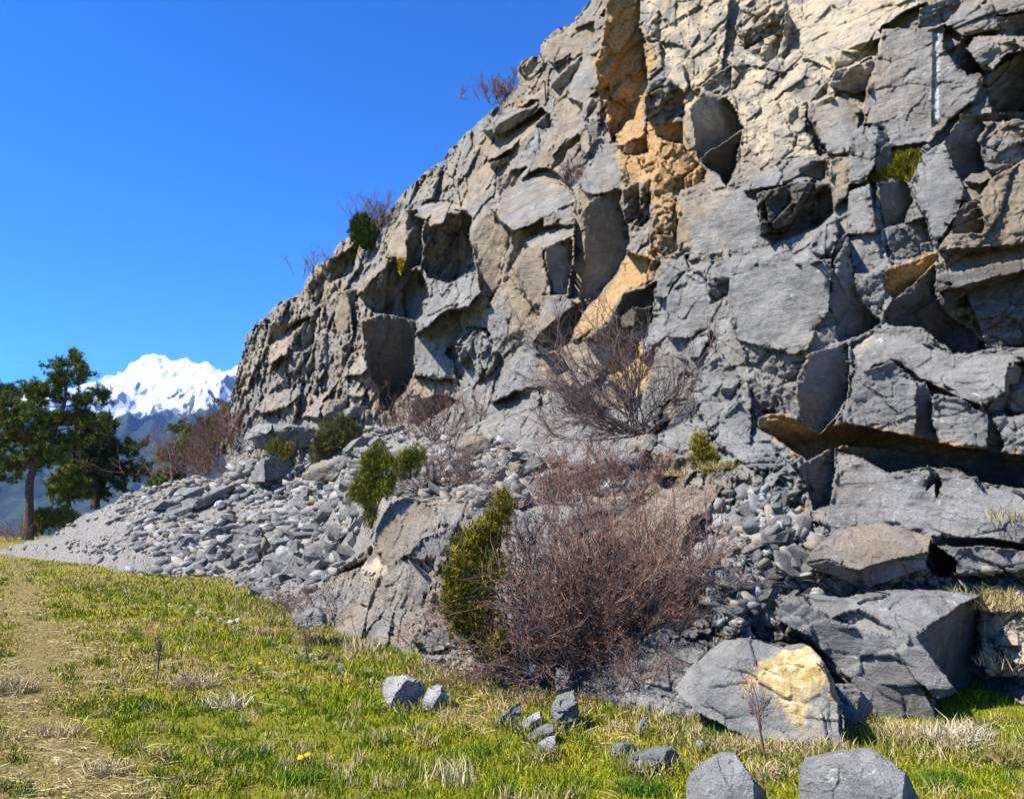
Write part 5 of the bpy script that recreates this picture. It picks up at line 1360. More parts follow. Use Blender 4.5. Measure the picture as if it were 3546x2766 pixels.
def pine(label, trunk, Y, pads, sd, cols, r0, name='pine_tree', group=None, dens=1.0):
    """trunk: picture points from the ground up; pads: (u, v, ru, rv, dY) foliage masses joined to the trunk by limbs"""
    rs = np.random.default_rng(sd); k = Y / FPX
    tp = np.array([uv3(u, v, Y) for u, v in trunk])
    e = empty(name, tp[0])
    T = Tubes()
    tt = np.linspace(0, len(tp) - 1, 30); sm = np.stack([np.interp(tt, range(len(tp)), tp[:, a]) for a in range(3)], 1)
    sm[:, 0] += .05 * np.sin(tt * 2.1); sm[-1, 2] += .0
    T.add(sm, r0 * np.linspace(1.12, .16, 30) * (1 + .35 * np.exp(-tt * 3)), 9)
    T.build('trunk', M['bark'], e, tp[0])
    Lm = Tubes(); cl = []
    for (u, v, ru, rv, dY) in pads:
        c = uv3(u, v, Y + dY); rx, rz = ru * k, rv * k
        below = sm[:, 2] < c[2] - .12 * abs(c[0] - tp[0][0]) + .1
        i = int(np.nonzero(below)[0].max()) if below.any() else 4
        i = max(6, min(i, 28))
        a = sm[i]
        rx *= 1.15; rz *= 1.25
        m = (a + c) / 2 + np.array([0, 0, -.05 * np.linalg.norm(c - a)])
        q = np.linspace(0, 1, 8)[:, None]
        path = (1 - q) ** 2 * a + 2 * q * (1 - q) * m + q * q * c + rs.normal(0, .04, (8, 3)) * q * (1 - q) * 4
        Lm.add(path, np.linspace(max(.025, r0 * .38 * (1 - i / 34)), .018, 8), 5)
        nsub = max(5, int(rx * rz * 34 * dens))
        for s_ in range(nsub):
            g = c + unit(rs.normal(size=3)) * np.array([rx * .9, rx * .75, rz * .9]) * rs.uniform(.15, 1.1)
            Lm.add([path[-1 - int(rs.integers(3))], (path[-1] + g) / 2 + rs.normal(0, .05, 3), g], [.02, .014, .006], 3)
            for w_ in range(4):
                d = unit(unit(g - c) * .7 + np.array([0, 0, .55]) + rs.normal(0, .55, 3)); ln = rs.uniform(.22, .55)
                Lm.add([g, g + d * ln], [.007, .003], 3)
                for t_ in (.3, .6, .85, 1.0):
                    cl.append((g + d * ln * t_ + rs.normal(0, .02, 3), np.array([.085, .085, .085]) * rs.uniform(.7, 1.3), 4))
    Lm.build('limbs', M['bark'], e, tp[0])
    V, F, A = clumps_to_needles(cl, 6, .17, .034, cols, rs, up=.6, shell=.1)
    link('crown', mesh_np('crown', V - tp[0], F, {'shade': A}), M['leaf'], e)
    tag(e, label, 'tree', group)
    return e


GREEN = ((0.05, 0.085, 0.012), (0.17, 0.20, 0.018)); DARK = ((0.028, 0.052, 0.012), (0.085, 0.115, 0.018)); YEL = ((0.10, 0.125, 0.007), (0.25, 0.24, 0.012))
kc = lambda x, y, rx, ry, d=0: (x * .4989, 1150 + y * .4989, rx * .4989, ry * .4989, d)
kt = lambda L: [(x * .4989, 1150 + y * .4989) for x, y in L]
pine('tall leaning pine with thick bare trunk at the left edge of the scree', kt([(188, 1450), (195, 1250), (212, 1050), (240, 920), (310, 780), (400, 640), (435, 540), (450, 420), (475, 280), (488, 165)]), 38.0,
     [kc(488, 220, 55, 60), kc(430, 270, 80, 60, .3), kc(560, 265, 50, 40, -.3), kc(400, 350, 110, 60), kc(500, 360, 70, 45, .5), kc(250, 400, 90, 55, .6), kc(300, 470, 130, 60), kc(180, 460, 60, 50, -.5), kc(240, 590, 130, 60, -.8),
      kc(120, 560, 90, 60, .5), kc(40, 500, 70, 60), kc(520, 500, 80, 40, .5), kc(640, 470, 90, 35, .2), kc(700, 440, 50, 25, .2), kc(560, 600, 110, 50, .6), kc(420, 640, 90, 50, .9), kc(660, 620, 90, 45), kc(30, 720, 90, 60, -.4), kc(150, 780, 110, 50, .6),
      kc(300, 760, 110, 50, .5), kc(60, 920, 110, 70), kc(180, 900, 90, 40, 1.0), kc(320, 900, 110, 50, .8), kc(450, 780, 120, 60, 1.0), kc(-60, 820, 80, 70, .4), kc(-20, 620, 80, 60, .4), kc(250, 700, 100, 60, -.6), kc(240, 860, 110, 50, -.6), kc(330, 640, 90, 50, -.5), kc(380, 860, 90, 50, -.4), kc(100, 680, 80, 50, -.6)], 3, GREEN, .20, dens=.8)
pine('dark dense pine behind the leaning pine, low boughs reaching right', kt([(660, 1230), (665, 1050), (650, 850), (640, 700), (640, 590)]), 42.0,
     [kc(640, 640, 110, 50), kc(560, 720, 120, 70), kc(730, 700, 80, 70, .4), kc(650, 780, 140, 70, -.6), kc(520, 860, 120, 70, .4), kc(760, 850, 100, 60, .4), kc(620, 930, 140, 60, -.5), kc(880, 810, 60, 40, .2), kc(950, 800, 60, 30), kc(820, 930, 90, 40, .6),
      kc(930, 960, 70, 45, .2), kc(1000, 965, 40, 30), kc(760, 1010, 110, 40), kc(640, 1040, 100, 50, .5), kc(850, 1060, 80, 35, .3), kc(700, 1110, 110, 40, .5)], 4, DARK, .17, dens=.85)
pine('small yellow green pine below the dark dense pine', kt([(470, 1215), (468, 1150), (470, 1080), (465, 1000)]), 40.5,
     [kc(470, 1020, 100, 50), kc(400, 1080, 60, 55), kc(540, 1080, 90, 50), kc(440, 1140, 80, 45), kc(520, 1150, 70, 30)], 5, YEL, .12)
pine('pine bough at the far left edge beyond the leaning pine', kt([(-90, 1440), (-85, 1100), (-80, 700), (-70, 420)]), 44.0,
     [kc(-20, 440, 110, 60), kc(60, 450, 80, 50), kc(-60, 560, 110, 70), kc(20, 600, 60, 40), kc(-100, 760, 110, 70), kc(-60, 940, 110, 70), kc(20, 1020, 80, 30)], 6, GREEN, .26)
kx = lambda x, y, rx, ry, d=0: (450 + x * .412, 1350 + y * .412, rx * .412, ry * .412, d)
kxt = lambda L: [(450 + x * .412, 1350 + y * .412) for x, y in L]
pine('young pine with long bough pointing left behind the cliff corner', kxt([(640, 720), (660, 560), (680, 400), (700, 330)]), 34.0,
     [kx(460, 345, 60, 18), kx(560, 370, 80, 25), kx(660, 350, 70, 45), kx(720, 320, 50, 45), kx(740, 410, 50, 35), kx(800, 160, 40, 40), kx(690, 470, 40, 25)], 7, ((.04, .07, .01), (.10, .125, .014)), .10)
pine('rounded young pine standing above the brown brush', kxt([(440, 760), (445, 620), (450, 500), (455, 450)]), 33.0,
     [kx(455, 470, 90, 40), kx(400, 530, 90, 50), kx(520, 520, 80, 45), kx(330, 590, 60, 45), kx(440, 600, 100, 50), kx(280, 740, 60, 45), kx(330, 770, 40, 25), kx(230, 780, 40, 30)], 8, GREEN, .10)


def conifer_shrub(label, Y, masses, sd, cols, name='juniper', L=.058, W=.010, per=9, dens=1.0, twigs=True, cat='shrub', group=None, base=None):
    """masses: (u, v, ru, rv); spiky sprays over a woody core"""
    rs = np.random.default_rng(sd); k = Y / FPX; cl = []
    cs = [uv3(u, v, Y) for u, v, _, _ in masses]
    b = uv3(*base, Y) if base is not None else np.array([np.mean([c[0] for c in cs]), Y, min(c[2] - m[3] * k for c, m in zip(cs, masses))])
    e = empty(name, b); T = Tubes()
    for c, (u, v, ru, rv) in zip(cs, masses):
        T.add([b, (b + c) / 2 + rs.normal(0, .03, 3), c], [.02, .014, .006], 4)
        n = max(5, int(ru * rv * k * k * 170 / max(.3, min(1.0, ru * k * 2))))
        for s_ in range(n):
            g = c + unit(rs.normal(size=3)) * np.array([ru, ru * .9, rv]) * k * rs.uniform(.3, 1)
            rr = L * rs.uniform(1.2, 2.1)
            T.add([c, g], [.006, .003], 3)
            cl.append((g, np.array([rr * .8, rr * .8, rr * 1.5]), int(26 * dens)))
    T.build('stems', M['twig_grey'], e, b)
    V, F, A = clumps_to_needles(cl, per, L, W, cols, rs, up=1.0, shell=.3)
    link('foliage', mesh_np('foliage', V - b, F, {'shade': A}), M['leaf'], e)
    tag(e, label, cat, group)
    return e


JUN = ((0.085, 0.085, 0.006), (0.27, 0.215, 0.014)); JUN2 = ((0.07, 0.095, 0.005), (0.22, 0.205, 0.010))
conifer_shrub('upright green juniper hanging over the left end of the outcrop', 11.6, [(1270, 1640, 26, 50), (1250, 1700, 26, 50), (1300, 1640, 34, 50), (1335, 1600, 30, 34), (1290, 1720, 30, 50), (1275, 1780, 18, 40), (1272, 1590, 12, 30), (1340, 1680, 30, 35), (1310, 1570, 20, 30)], 21, JUN2, base=(1285, 1828))
conifer_shrub('low green juniper behind the upright one, half hidden in twigs', 12.4, [(1410, 1600, 34, 40), (1440, 1590, 26, 34), (1385, 1620, 30, 30)], 22, JUN2, base=(1420, 1660))
conifer_shrub('tall yellow green juniper at the left side of the big bare bush', 7.15, [(1600, 1930, 36, 60), (1590, 2010, 38, 70), (1640, 1900, 40, 60), (1600, 2090, 36, 60), (1680, 1860, 34, 60), (1735, 1800, 16, 50), (1640, 2010, 40, 70), (1650, 2130, 40, 50), (1690, 1960, 30, 60), (1690, 2230, 40, 50), (1610, 2170, 30, 40), (1745, 1760, 8, 36), (1575, 2060, 26, 60)], 23, JUN, base=(1660, 2290), dens=1.2)
conifer_shrub('round grey green broom shrub behind the dark broken block', 22.5, [(1150, 1510, 46, 30), (1190, 1490, 40, 28), (1120, 1540, 28, 26), (1210, 1510, 24, 26), (1110, 1575, 20, 16)], 24, ((.07, .075, .02), (.17, .165, .05)), name='broom_shrub', L=.16, W=.014, base=(1150, 1570))
conifer_shrub('small yellow green bush on the grassy ledge under the overhanging block', 10.0, [(2430, 1570, 18, 30), (2450, 1600, 26, 22), (2420, 1545, 10, 18), (2470, 1620, 16, 12)], 25, JUN, name='broom_shrub', L=.07, W=.009, base=(2445, 1635))
conifer_shrub('dark green juniper on the skyline halfway down the ridge', 25.0, [(1250, 785, 22, 30), (1240, 805, 18, 24), (1270, 800, 22, 26), (1262, 825, 24, 16)], 26, ((.04, .06, .008), (.10, .12, .014)), base=(1258, 838), L=.14, W=.03)
conifer_shrub('low green scrub under the trunk of the leaning pine', 39.0, [(150, 1800, 40, 22), (200, 1790, 45, 22), (110, 1825, 30, 18), (240, 1800, 25, 14)], 27, YEL, name='low_scrub', L=.16, W=.03, base=(170, 1850))
conifer_shrub('green tuft growing on top of the squared block', 23.8, [(955, 1555, 30, 10), (990, 1560, 20, 8)], 28, JUN2, name='grass_tuft', L=.09, W=.02, base=(965, 1572), cat='plant')
# bare shrubs
S = bare_shrub
S('big reddish bare bush with dense twigs in front of the outcrop', uv3(2105, 2330, 7.4), [(-1, -.2, .35), (-.8, .1, .8), (-.3, -.1, 1.1), (.1, 0, 1.3), (.5, -.1, .9), (-1, 0, .1), (-.5, -.3, .45), (.45, 0, .8), (0, 0, 1.2), (-1, -.2, .05), (.45, -.1, .6)], 112, 1.5, .19, 'twig_brown', 41, .011, 11, 2, 14000, (.20, .075, .028))
S('spreading grey bare bush on the ledge under the ochre hollow', uv3(2205, 1500, 11.3), [(-1, 0, .5), (-1, .1, .25), (-1, 0, .8), (-.5, 0, 1), (.1, 0, 1.1), (.7, 0, .6), (-.9, -.2, .05)], 38, 1.75, .14, 'twig_grey', 42, .018, 9, 2, 1200, (.12, .05, .03))
S('low brown scrub at the right foot of the big bare bush', uv3(2230, 2390, 6.9), [(-1, -.2, .4), (.6, -.2, .6), (-.2, -.3, .8), (.9, 0, .3)], 70, .46, .3, 'twig_brown', 56, .006, 7, 2, 900, (.16, .09, .05), basew=.32)
S('low reddish bramble thicket below the spreading grey bush', uv3(2090, 1750, 10.3), [(-1, 0, .3), (-.5, 0, 1), (.2, 0, 1), (.8, 0, .6), (-.2, -.3, .5), (0, .2, 1)], 60, .85, .35, 'twig_red', 43, .008, 7, 2, 3200, (.22, .07, .035), basew=.5, name='bramble', cat='bramble')
S('grey brown bare bush right of the green junipers', uv3(1560, 1735, 12.6), [(-.8, 0, .6), (-.2, 0, 1), (.4, 0, 1), (-1, 0, .3), (.9, 0, .4)], 40, 1.0, .25, 'twig_grey', 44, .010, 7, 2, 800, (.14, .07, .03), basew=.25)
S('pinkish bare shrub at the cliff foot beside the dark wedge hollow', uv3(1530, 1520, 17.5), [(-.6, 0, 1), (.2, 0, 1), (.7, 0, .8), (-1, 0, .5)], 46, 1.15, .25, 'twig_red', 45, .011, 7, 2, 1500, (.2, .07, .04), basew=.5)
S('brown bare brush filling the gap behind the scree', uv3(700, 1640, 28.0), [(-.8, 0, .7), (.3, 0, 1), (-.2, 0, 1), (.8, 0, .6), (-1, 0, .4)], 90, 1.7, .3, 'twig_red', 46, .016, 6, 2, 1800, (.2, .09, .05), basew=1.1)
S('brown bare brush climbing the pillar at the cliff corner', uv3(850, 1580, 27.0), [(-.6, 0, 1), (.3, 0, 1), (.1, .2, 1.2)], 60, 2.0, .25, 'twig_red', 47, .015, 6, 2, 1200, (.2, .09, .05), basew=.6)
S('bare twiggy bush on the skyline above the dark juniper', uv3(1300, 800, 25.2), [(-.5, 0, 1), (0, 0, 1.1), (.5, 0, 1)], 22, 1.3, .22, 'twig_red', 48, .018, 7, 2, 500, (.16, .05, .04), basew=.3)
S('thin bare bush on the skyline at the low end of the ridge', uv3(1090, 960, 26.3), [(-.5, 0, 1), (0, 0, 1.1), (.3, 0, 1)], 10, 1.05, .2, 'twig_grey', 49, .016, 6, 2, 0, basew=.2)
S('rusty bare bush on the skyline below the cornice', uv3(1735, 345, 22.2), [(-.5, 0, 1), (.4, 0, 1), (0, 0, 1)], 40, .72, .3, 'twig_red', 50, .016, 7, 2, 1600, (.24, .045, .035), basew=.35)
S('small dry bush rooted in the crack above the tall pillar', uv3(1985, 655, 17.6), [(-.5, -.5, .8), (0, -.6, .8), (.3, -.4, .6)], 26, .55, .3, 'twig_red', 51, .010, 7, 2, 300, (.18, .06, .04), basew=.08)
S('scrubby brown twigs at the foot of the outcrop beside the meadow', uv3(1050, 2120, 11.2), [(-.8, 0, .6), (.2, 0, 1), (.7, 0, .6)], 40, .42, .3, 'twig_red', 52, .006, 6, 2, 400, (.2, .1, .05), basew=.3)
S('thin leafless sapling in front of the ochre boulder', KJ([(730, 850)])[0] and uv3(*KJ([(735, 850)])[0], 4.95), [(-.28, 0, 1)], 2, .52, .05, 'twig_red', 53, .006, 5, 1, 40, (.3, .06, .04), basew=.01, name='sapling', cat='sapling')
S('twiggy rust coloured scrub beside the trunk of the leaning pine', uv3(25, 1880, 36.0), [(-.6, 0, 1), (.4, 0, .8)], 40, 1.0, .3, 'twig_red', 54, .014, 6, 2, 600, (.2, .08, .04), basew=.6)
S('straight dead stem standing in the brush left of the young pines', uv3(590, 1660, 32.0), [(-.03, 0, 1)], 2, 2.6, .03, 'twig_grey', 55, .035, 3, 1, 0, basew=.05, name='dead_stem', cat='stem')
# the iron rod in the rock near the ridge
T_ = Tubes(); a = uv3(1889, 345, 19.6); b = uv3(1887, 284, 19.6); c_ = uv3(1877, 287, 19.5)
T_.add([a, b], [.022, .022], 6); T_.add([b, b + (c_ - b) * .5 + np.array([0, 0, .04]), c_], [.02, .02, .02], 6)
rod = T_.build('iron_rod', M['bark'], None, a); rod.location = a
tag(rod, 'thin dark iron rod standing in the rock near the ridge', 'rod')
# moss and small cliff plants
def tuft_plant(label, K, poly, n, sd, cols, L, W, name='moss_patch', cat='moss', push=.04):
    rs = np.random.default_rng(sd); p = np.array(K(poly))
    uv = rs.uniform(p.min(0), p.max(0), (n * 4, 2)); uv = uv[inpoly(uv[:, 0], uv[:, 1], p.tolist())][:n]
    P = surf(uv[:, 0], uv[:, 1]); m = len(P)
    P[:, 1] -= push * rs.uniform(0, 1, m)
    D = unit(np.array([-.3, -.5, .8]) + rs.normal(0, .5, (m, 3)))
    mf = rs.uniform(0, 1, (m, 1)); C = (np.array(cols[0]) * (1 - mf) + np.array(cols[1]) * mf)
    V, F, A = blades(P, D, L * rs.uniform(.5, 1.2, m), W * rs.uniform(.7, 1.2, m), C, rs)
    o0 = P.mean(0)
    o = link(name, mesh_np(name, V - o0, F, {'shade': A}), M['leaf']); o.location = o0
    return tag(o, label, cat)
MOSS = ((.08, .085, .004), (.30, .27, .012))
tuft_plant('bright moss cushion on the ledge below the long drill groove', KD, [(1050, 1225), (1160, 1170), (1300, 1085), (1330, 1005), (1480, 1000), (1490, 1050), (1430, 1190), (1280, 1165), (1130, 1215)], 5200, 61, MOSS, .07, .018)
tuft_plant('yellow lichen tuft in the dark hollow of the left cliff', KA, [(1098, 572), (1142, 575), (1135, 655), (1112, 660)], 500, 62, ((.25, .2, .01), (.45, .36, .02)), .14, .04)
# ------------------------------------------------------------------ grass
rs = np.random.default_rng(77)


def in_view_meadow(n, y0, y1):
    y = y0 * (y1 / y0) ** rs.uniform(0, 1, n)          # more near the camera
    x = rs.uniform(-.70, .74, n) * y
    r = np.stack([x, y, np.zeros(n)], 1) - CAM
    f = r @ FWD; u = CU + FPX * r[:, 0] / f; v = CV - FPX * (r @ UPV) / f
    ft = np.array(sorted(set(FOOT)))
    lim = np.interp(u, ft[:, 0], ft[:, 1]) - 50 - 160 * np.clip((u - 2380) / 150, 0, 1)
    k = (v > lim)
    return x[k], y[k]


def dry_at(x, y): return np.clip(dryness(x, y) * .8 + .5, 0, 1)


def grass(n, y0, y1, hmin, hmax, w, tall=0.0):
    x, y = in_view_meadow(n, y0, y1)
    cl = vnoise(x / .09, y / .09, 401) + .6 * vnoise(x / .35, y / .35, 402)
    keep = rs.uniform(size=len(x)) < np.clip(.66 + 1.0 * cl, .16, 1) * (1 - .55 * track(x, y))
    x, y, cl = x[keep], y[keep], cl[keep]; m = len(x)
    d = dry_at(x, y)
    P = np.stack([x, y, meadow_z(x, y) - .006], 1)
    D = unit(np.stack([rs.normal(0, .42, m), rs.normal(0, .42, m), np.ones(m)], 1))
    isdry = rs.uniform(size=m) < np.clip((d - .46) * 2.4, .06, .88)
    g = rs.uniform(0, 1, (m, 1)); lush = np.clip((.50 - d) * 4, 0, 1)[:, None]
    green = (1 - g) * np.array([.15, .165, .003]) + g * np.array([.40, .36, .007])
    green = green * (1 - .5 * lush) + lush * .5 * np.array([.10, .22, .004])
    straw = (1 - g) * np.array([.26, .19, .03]) + g * np.array([.54, .44, .11])
    C = np.where(isdry[:, None], straw, green) * rs.uniform(.7, 1.25, (m, 1))
    H = (1 - .5 * track(x, y)) * rs.uniform(hmin, hmax, m) * (1 + 1.1 * np.clip(cl, -.3, .8)) * np.where(isdry, .75, 1.0)
    H = H * (1 + tall * np.clip(fbm(x / 1.1, y / 1.1, 410, 2) * 3, 0, 2))
    return P, D, H, w * rs.uniform(.7, 1.3, m) * (y / y0) ** .35, C


parts = [grass(120000, 3.7, 7.0, .03, .075, .0055), grass(110000, 6.5, 12.5, .03, .08, .009, .3), grass(90000, 12, 24, .03, .08, .018), grass(22000, 22, 46, .04, .10, .04)]

def fringe():
    # taller grass where the meadow meets rock, and round the feet of the loose stones
    out = []
    ft = np.array(FOOT)
    seg = rs.integers(0, len(ft) - 1, 9000); f = rs.uniform(0, 1, 9000)[:, None]
    uv = ft[seg] * (1 - f) + ft[seg + 1] * f
    uv[:, 1] += rs.normal(14, 26, len(uv)) + 30 * fbm(uv[:, 0] / 90, uv[:, 0] * 0, 440, 3)
    for u, v, w in FEET:
        m = int(60 + w * 1.6)
        t = rs.uniform(-1.15, 1.15, m)
        uv = np.concatenate([uv, np.stack([u + t * w, v - 8 + 14 * (1 - t * t) + rs.normal(0, 5, m)], 1)])
    G = ground_pt(uv[:, 0], uv[:, 1]); k = (G[:, 1] < 30) & (G[:, 1] > 3.5); G = G[k]
    m = len(G); G[:, 2] = meadow_z(G[:, 0], G[:, 1]) - .006
    D = unit(np.stack([rs.normal(0, .45, m), rs.normal(0, .45, m), np.ones(m)], 1))
    q = rs.uniform(0, 1, (m, 1)); dry = (rs.uniform(size=m) < .5)[:, None]
    C = np.where(dry, (1 - q) * np.array([.24, .18, .06]) + q * np.array([.50, .42, .2]), (1 - q) * np.array([.08, .11, .004]) + q * np.array([.2, .2, .01]))
    return G, D, rs.uniform(.05, .17, m), .0065 * rs.uniform(.7, 1.3, m) * (G[:, 1] / 5) ** .5, C


def matted(n):
    x, y = in_view_meadow(n, 3.7, 14)
    d = dry_at(x, y); k = rs.uniform(size=len(x)) < np.clip((d - .3) * 2, .08, 1); x, y = x[k], y[k]; m = len(x)
    P = np.stack([x, y, meadow_z(x, y) + rs.uniform(.0, .035, m)], 1)
    D = unit(np.stack([rs.normal(0, 1, m), rs.normal(0, 1, m), rs.uniform(-.05, .25, m)], 1))
    q = rs.uniform(0, 1, (m, 1))
    return P, D, rs.uniform(.05, .20, m), .0035 * rs.uniform(.7, 1.4, m) * (y / 4) ** .4, (1 - q) * np.array([.26, .19, .07]) + q * np.array([.58, .50, .29])


def tufts(n):
    x, y = in_view_meadow(n, 3.7, 20); per = 45
    kt_ = rs.uniform(size=len(x)) > track(x, y) * 1.2; x, y = x[kt_], y[kt_]
    X = np.repeat(x, per) + rs.normal(0, .035, len(x) * per); Y = np.repeat(y, per) + rs.normal(0, .035, len(x) * per); m = len(X)
    sz = np.repeat(rs.uniform(.5, 1.25, len(x)), per); dr = np.repeat(rs.uniform(0, 1, len(x)) < .35, per)
    P = np.stack([X, Y, meadow_z(X, Y) - .006], 1)
    D = unit(np.stack([rs.normal(0, .38, m), rs.normal(0, .38, m), np.ones(m)], 1))
    q = rs.uniform(0, 1, (m, 1))
    C = np.where(dr[:, None], (1 - q) * np.array([.26, .2, .07]) + q * np.array([.52, .44, .21]), (1 - q) * np.array([.06, .115, .003]) + q * np.array([.19, .23, .008]))
    return P, D, .13 * sz * rs.uniform(.4, 1.1, m), .005 * rs.uniform(.7, 1.3, m) * (Y / 4) ** .4, C


parts += [fringe(), matted(26000), tufts(1500)]
P, D_, H, W, C = (np.concatenate([p[i] for p in parts]) for i in range(5))
V, F, A = blades(P, D_, H, W, C, rs, bend=.35)
g = link('grass', mesh_np('grass', V, F, {'shade': A}), M['leaf'])
tag(g, 'short green and straw coloured grass covering the meadow', None, None, 'stuff')


def tussock(label, u, v, Y, n, L, spread, sd, cols, W=.006, rx=.12, name='grass_tussock', cat='grass', group=None, onsurf=False, lean=(0, 0)):
    r = np.random.default_rng(sd)
    b = surf(np.array(float(u)), np.array(float(v))) if onsurf else (ground_pt(np.array(float(u)), np.array(float(v))) if Y is None else uv3(u, v, Y))
    if not onsurf and Y is None: b[2] = meadow_z(b[0], b[1])
    aa = r.uniform(0, 6.283, n); q_ = np.sqrt(r.uniform(0, 1, n)) * rx
    P = np.stack([np.cos(aa) * q_, np.sin(aa) * q_ * .7, np.zeros(n)], 1)
    if not onsurf: P[:, 2] = meadow_z(P[:, 0] + b[0], P[:, 1] + b[1]) - (meadow_z(b[0], b[1]) if Y is None else meadow_z(P[:, 0] + b[0], P[:, 1] + b[1])) - .01
    D = unit(np.stack([r.normal(lean[0], spread, n), r.normal(lean[1], spread, n), np.ones(n)], 1))
    q = r.uniform(0, 1, (n, 1)); Cc = (np.array(cols[0]) * (1 - q) + np.array(cols[1]) * q)
    V, F, A = blades(P, D, L * r.uniform(.4, 1.1, n), W * r.uniform(.7, 1.3, n), Cc, r, bend=.45)
    o = link(name, mesh_np(name, V, F, {'shade': A}), M['leaf']); o.location = b
    return tag(o, label, cat, group)


STRAW = ((.26, .19, .08), (.55, .45, .25)); PALE = ((.34, .28, .17), (.60, .52, .36)); LUSH = ((.035, .095, .004), (.10, .19, .010)); OLIVE = ((.13, .12, .02), (.30, .25, .08))
vw = lambda x, y: (x * V2, y * V2)
for k, (x, y, n, L, sp, cols, lab) in enumerate([
    (30, 1470, 500, .26, .6, STRAW, 'straggling dry grass tussock at the left edge of the meadow'),
    (420, 1460, 420, .26, .7, STRAW, 'tangled dry grass tussock right of the weed stalk'),
    (480, 1500, 260, .22, .8, PALE, 'flattened pale grass clump below the tangled tussock'),
    (310, 1500, 420, .12, .35, LUSH, 'bright green clump below the weed stalk'),
    (540, 1610, 300, .09, .35, LUSH, 'dark green clump in the middle of the front meadow'),
    (640, 1670, 420, .10, .35, LUSH, 'bright green clump beside the front dandelions'),
    (800, 1450, 420, .13, .35, LUSH, 'bright green clump left of the chunky pale stone'),
    (1030, 1610, 320, .09, .4, LUSH, 'green clump left of the small upright split stone'),
    (1370, 1690, 600, .12, .35, LUSH, 'bright green clump in front of the blue grey stone'),
    (1540, 1570, 420, .12, .4, LUSH, 'green clump at the foot of the ochre boulder'),
    (770, 1390, 160, .30, .35, PALE, 'tall thin pale stalks near the foot of the outcrop'),
    (660, 1370, 420, .20, .5, STRAW, 'dry grass fringe under the low pale stone'),
    (560, 1350, 360, .18, .5, STRAW, 'dry grass fringe where scree meets meadow'),
    (860, 1375, 300, .18, .5, OLIVE, 'olive dry grass at the base of the outcrop'),
    (960, 1680, 60, .26, .25, PALE, 'sparse pale stalks at the bottom edge of the meadow'),
    (1320, 1480, 500, .14, .5, OLIVE, 'olive grass clump under the big bare bush'),
    (1080, 1450, 500, .12, .5, OLIVE, 'olive grass clump beneath the tall juniper'),
    (1650, 1610, 420, .16, .5, STRAW, 'dry grass between the ochre boulder and flat topped boulder'),
    (1560, 1600, 420, .16, .5, STRAW, 'dry grass at the middle of the ochre boulder base'),
    (1760, 1605, 420, .18, .5, STRAW, 'dry grass at the right foot of the ochre boulder'),
    (1840, 1575, 420, .20, .5, OLIVE, 'olive dry grass under the left flank of the leaning crag'),
    (1450, 1560, 360, .12, .5, STRAW, 'dry grass beside the dark round stone'),
    (1640, 1660, 260, .16, .5, STRAW, 'dry grass between the two bottom boulders'),
    (2050, 1600, 700, .26, .7, PALE, 'large bleached grass tussock at the foot of the leaning crag'),
    (1930, 1590, 420, .22, .6, STRAW, 'dry tussock left of the large bleached tussock'),
    (2150, 1640, 420, .22, .6, OLIVE, 'olive tussock at the lower right corner'),
    (2010, 1680, 420, .14, .45, LUSH, 'green clump right of the flat topped boulder'),
    (130, 1560, 260, .14, .6, STRAW, 'dry grass patch by the worn path'),
    (230, 1650, 260, .13, .6, STRAW, 'dry grass patch at the bottom of the worn path'),
    (1160, 1560, 200, .10, .5, STRAW, 'dry tuft between the middle stones'),
]):
    tussock(lab, *vw(x, y), None, n, L, sp, 500 + k, cols, rx=.10 + L * .35)
for k, (x, y, n, L, cols, lab) in enumerate([
    (1540, 1000, 500, .16, OLIVE, 'olive grass on the ledge under the overhanging block'), (1450, 1015, 400, .14, STRAW, 'dry grass at the lip of the smooth slab'),
    (2150, 1300, 320, .22, STRAW, 'dry grass hanging on the dirt bank at the right edge'), (2110, 1280, 160, .20, OLIVE, 'green tuft beside the right face of the leaning crag'),
    (2180, 1110, 120, .2, OLIVE, 'green sprig on the slab at the right edge'), (2170, 1420, 260, .2, STRAW, 'dry grass low on the dirt bank at the right edge'),
    (440, 1185, 260, .3, STRAW, 'dry grass at the lower edge of the scree'), (840, 905, 200, .2, STRAW, 'dry grass on the path at the cliff foot'), (640, 1215, 260, .3, STRAW, 'dry grass patch among the stones below the outcrop'),
]):
    tussock(lab, *vw(x, y), None, n, L, .6, 600 + k, cols, W=.008, rx=.3, onsurf=True)

# dry weed stalk
def weed(label, u, v, H, sd):
    r = np.random.default_rng(sd); b = ground_pt(np.array(float(u)), np.array(float(v))); b[2] = meadow_z(b[0], b[1])
    T = Tubes(); heads = []
    for k in range(4):
        d = unit(np.array([r.normal(0, .10), r.normal(0, .10), 1])); L = H * r.uniform(.7, 1)
        T.add([np.zeros(3), d * L * .5, d * L + r.normal(0, .012, 3)], [.005, .004, .002], 4)
        for j in range(16):
            t = r.uniform(.45, 1); p = d * L * t; q = unit(d + r.normal(0, .6, 3)) * r.uniform(.03, .08)
            T.add([p, p + q], [.002, .001], 3); heads.append(p + q)
    e = empty('dry_weed', b)
    T.build('stalk', M['twig_grey'], e)
    hp = np.repeat(np.array(heads), 5, 0); n = len(hp)
    V, F, A = blades(hp + r.normal(0, .006, (n, 3)), unit(r.normal(size=(n, 3))), r.uniform(.012, .025, n), r.uniform(.006, .012, n), np.tile([.22, .18, .07], (n, 1)) * r.uniform(.5, 1.4, (n, 1)), r)
    link('seed_heads', mesh_np('seed_heads', V, F, {'shade': A}), M['leaf'], e)
    return tag(e, label, 'weed')
weed('upright dry weed stalk with brown seed heads in the meadow', *vw(336, 1450), .42, 71)
weed('small dry weed stalk standing left of the outcrop foot', *vw(655, 1405), .30, 72)

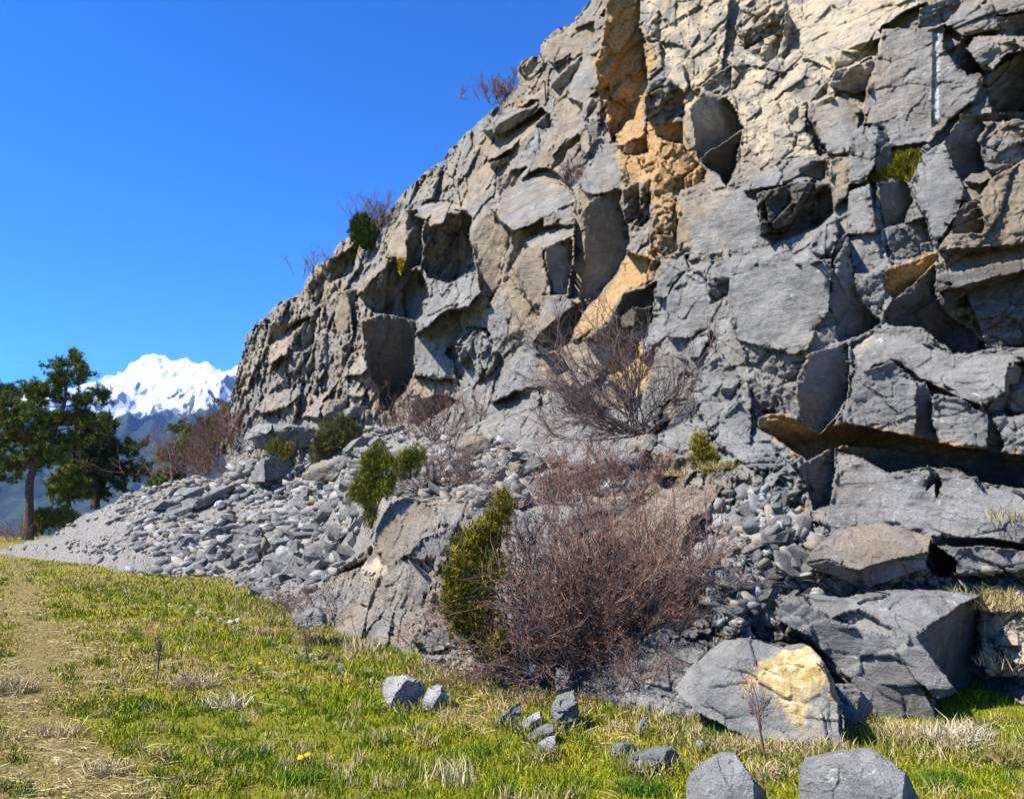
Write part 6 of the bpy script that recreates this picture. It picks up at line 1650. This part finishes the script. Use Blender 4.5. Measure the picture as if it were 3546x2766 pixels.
# dandelions
T = NT('petal'); M['petal'] = T.done((.80, .52, .01)); T = NT('stalk_green'); M['stalk'] = T.done((.10, .15, .02))
def petals():
    bm = bmesh.new()
    for ring, (n, rad, z) in enumerate(((16, .021, .004), (12, .015, .008), (8, .009, .011))):
        for k in range(n):
            a = 6.283 * (k + .5 * ring) / n; w = .0035
            c, s = math.cos(a), math.sin(a)
            vs = [bm.verts.new(p) for p in ((-s * w * .4, c * w * .4, z * .5), (c * rad * .6 - s * w, s * rad * .6 + c * w, z), (c * rad, s * rad, z * .8), (c * rad * .6 + s * w, s * rad * .6 - c * w, z), (s * w * .4, -c * w * .4, z * .5))]
            bm.faces.new(vs)
    bmesh.ops.create_uvsphere(bm, u_segments=8, v_segments=5, radius=.006)
    me = bpy.data.meshes.new('flower_head'); bm.to_mesh(me); bm.free(); me.materials.append(M['petal'])
    return me
PET = petals()
tb = Tubes(); tb.add([(0, 0, 0), (.004, 0, .03), (0, 0, .06)], [.002, .002, .002], 5)
STK = mesh_np('stem', np.concatenate(tb.V), np.concatenate(tb.F)); STK.materials.append(M['stalk'])
for k, (x, y, lab) in enumerate([(640, 1638, 'lower yellow dandelion of the pair at the front of the meadow'), (655, 1632, 'upper yellow dandelion of the pair at the front of the meadow'), (555, 1424, 'yellow dandelion alone in the mid meadow'),
    (266, 1418, 'left yellow dandelion of the pair near the weed stalk'), (280, 1413, 'right yellow dandelion of the pair near the weed stalk'), (312, 1481, 'small yellow dandelion in the bright green clump below the weed stalk'),
    (521, 1250, 'left yellow dandelion below the lone buff stone'), (532, 1247, 'right yellow dandelion below the lone buff stone'), (395, 1242, 'yellow dandelion at the far edge of the meadow')]):
    b = ground_pt(*[np.array(q) for q in vw(x, y)]); b[2] = meadow_z(b[0], b[1])
    e = empty('dandelion', b); tag(e, lab, 'flower', 'dandelions in the meadow')
    s = 1.0 if y > 1400 else 2.0
    st = bpy.data.objects.new('stem', STK); COL.objects.link(st); st.parent = e
    h = bpy.data.objects.new('flower_head', PET); COL.objects.link(h); h.parent = e; h.location = (0, 0, .06); h.rotation_euler = (.45, -.15, .4 * k)
    e.scale = (s, s, s)
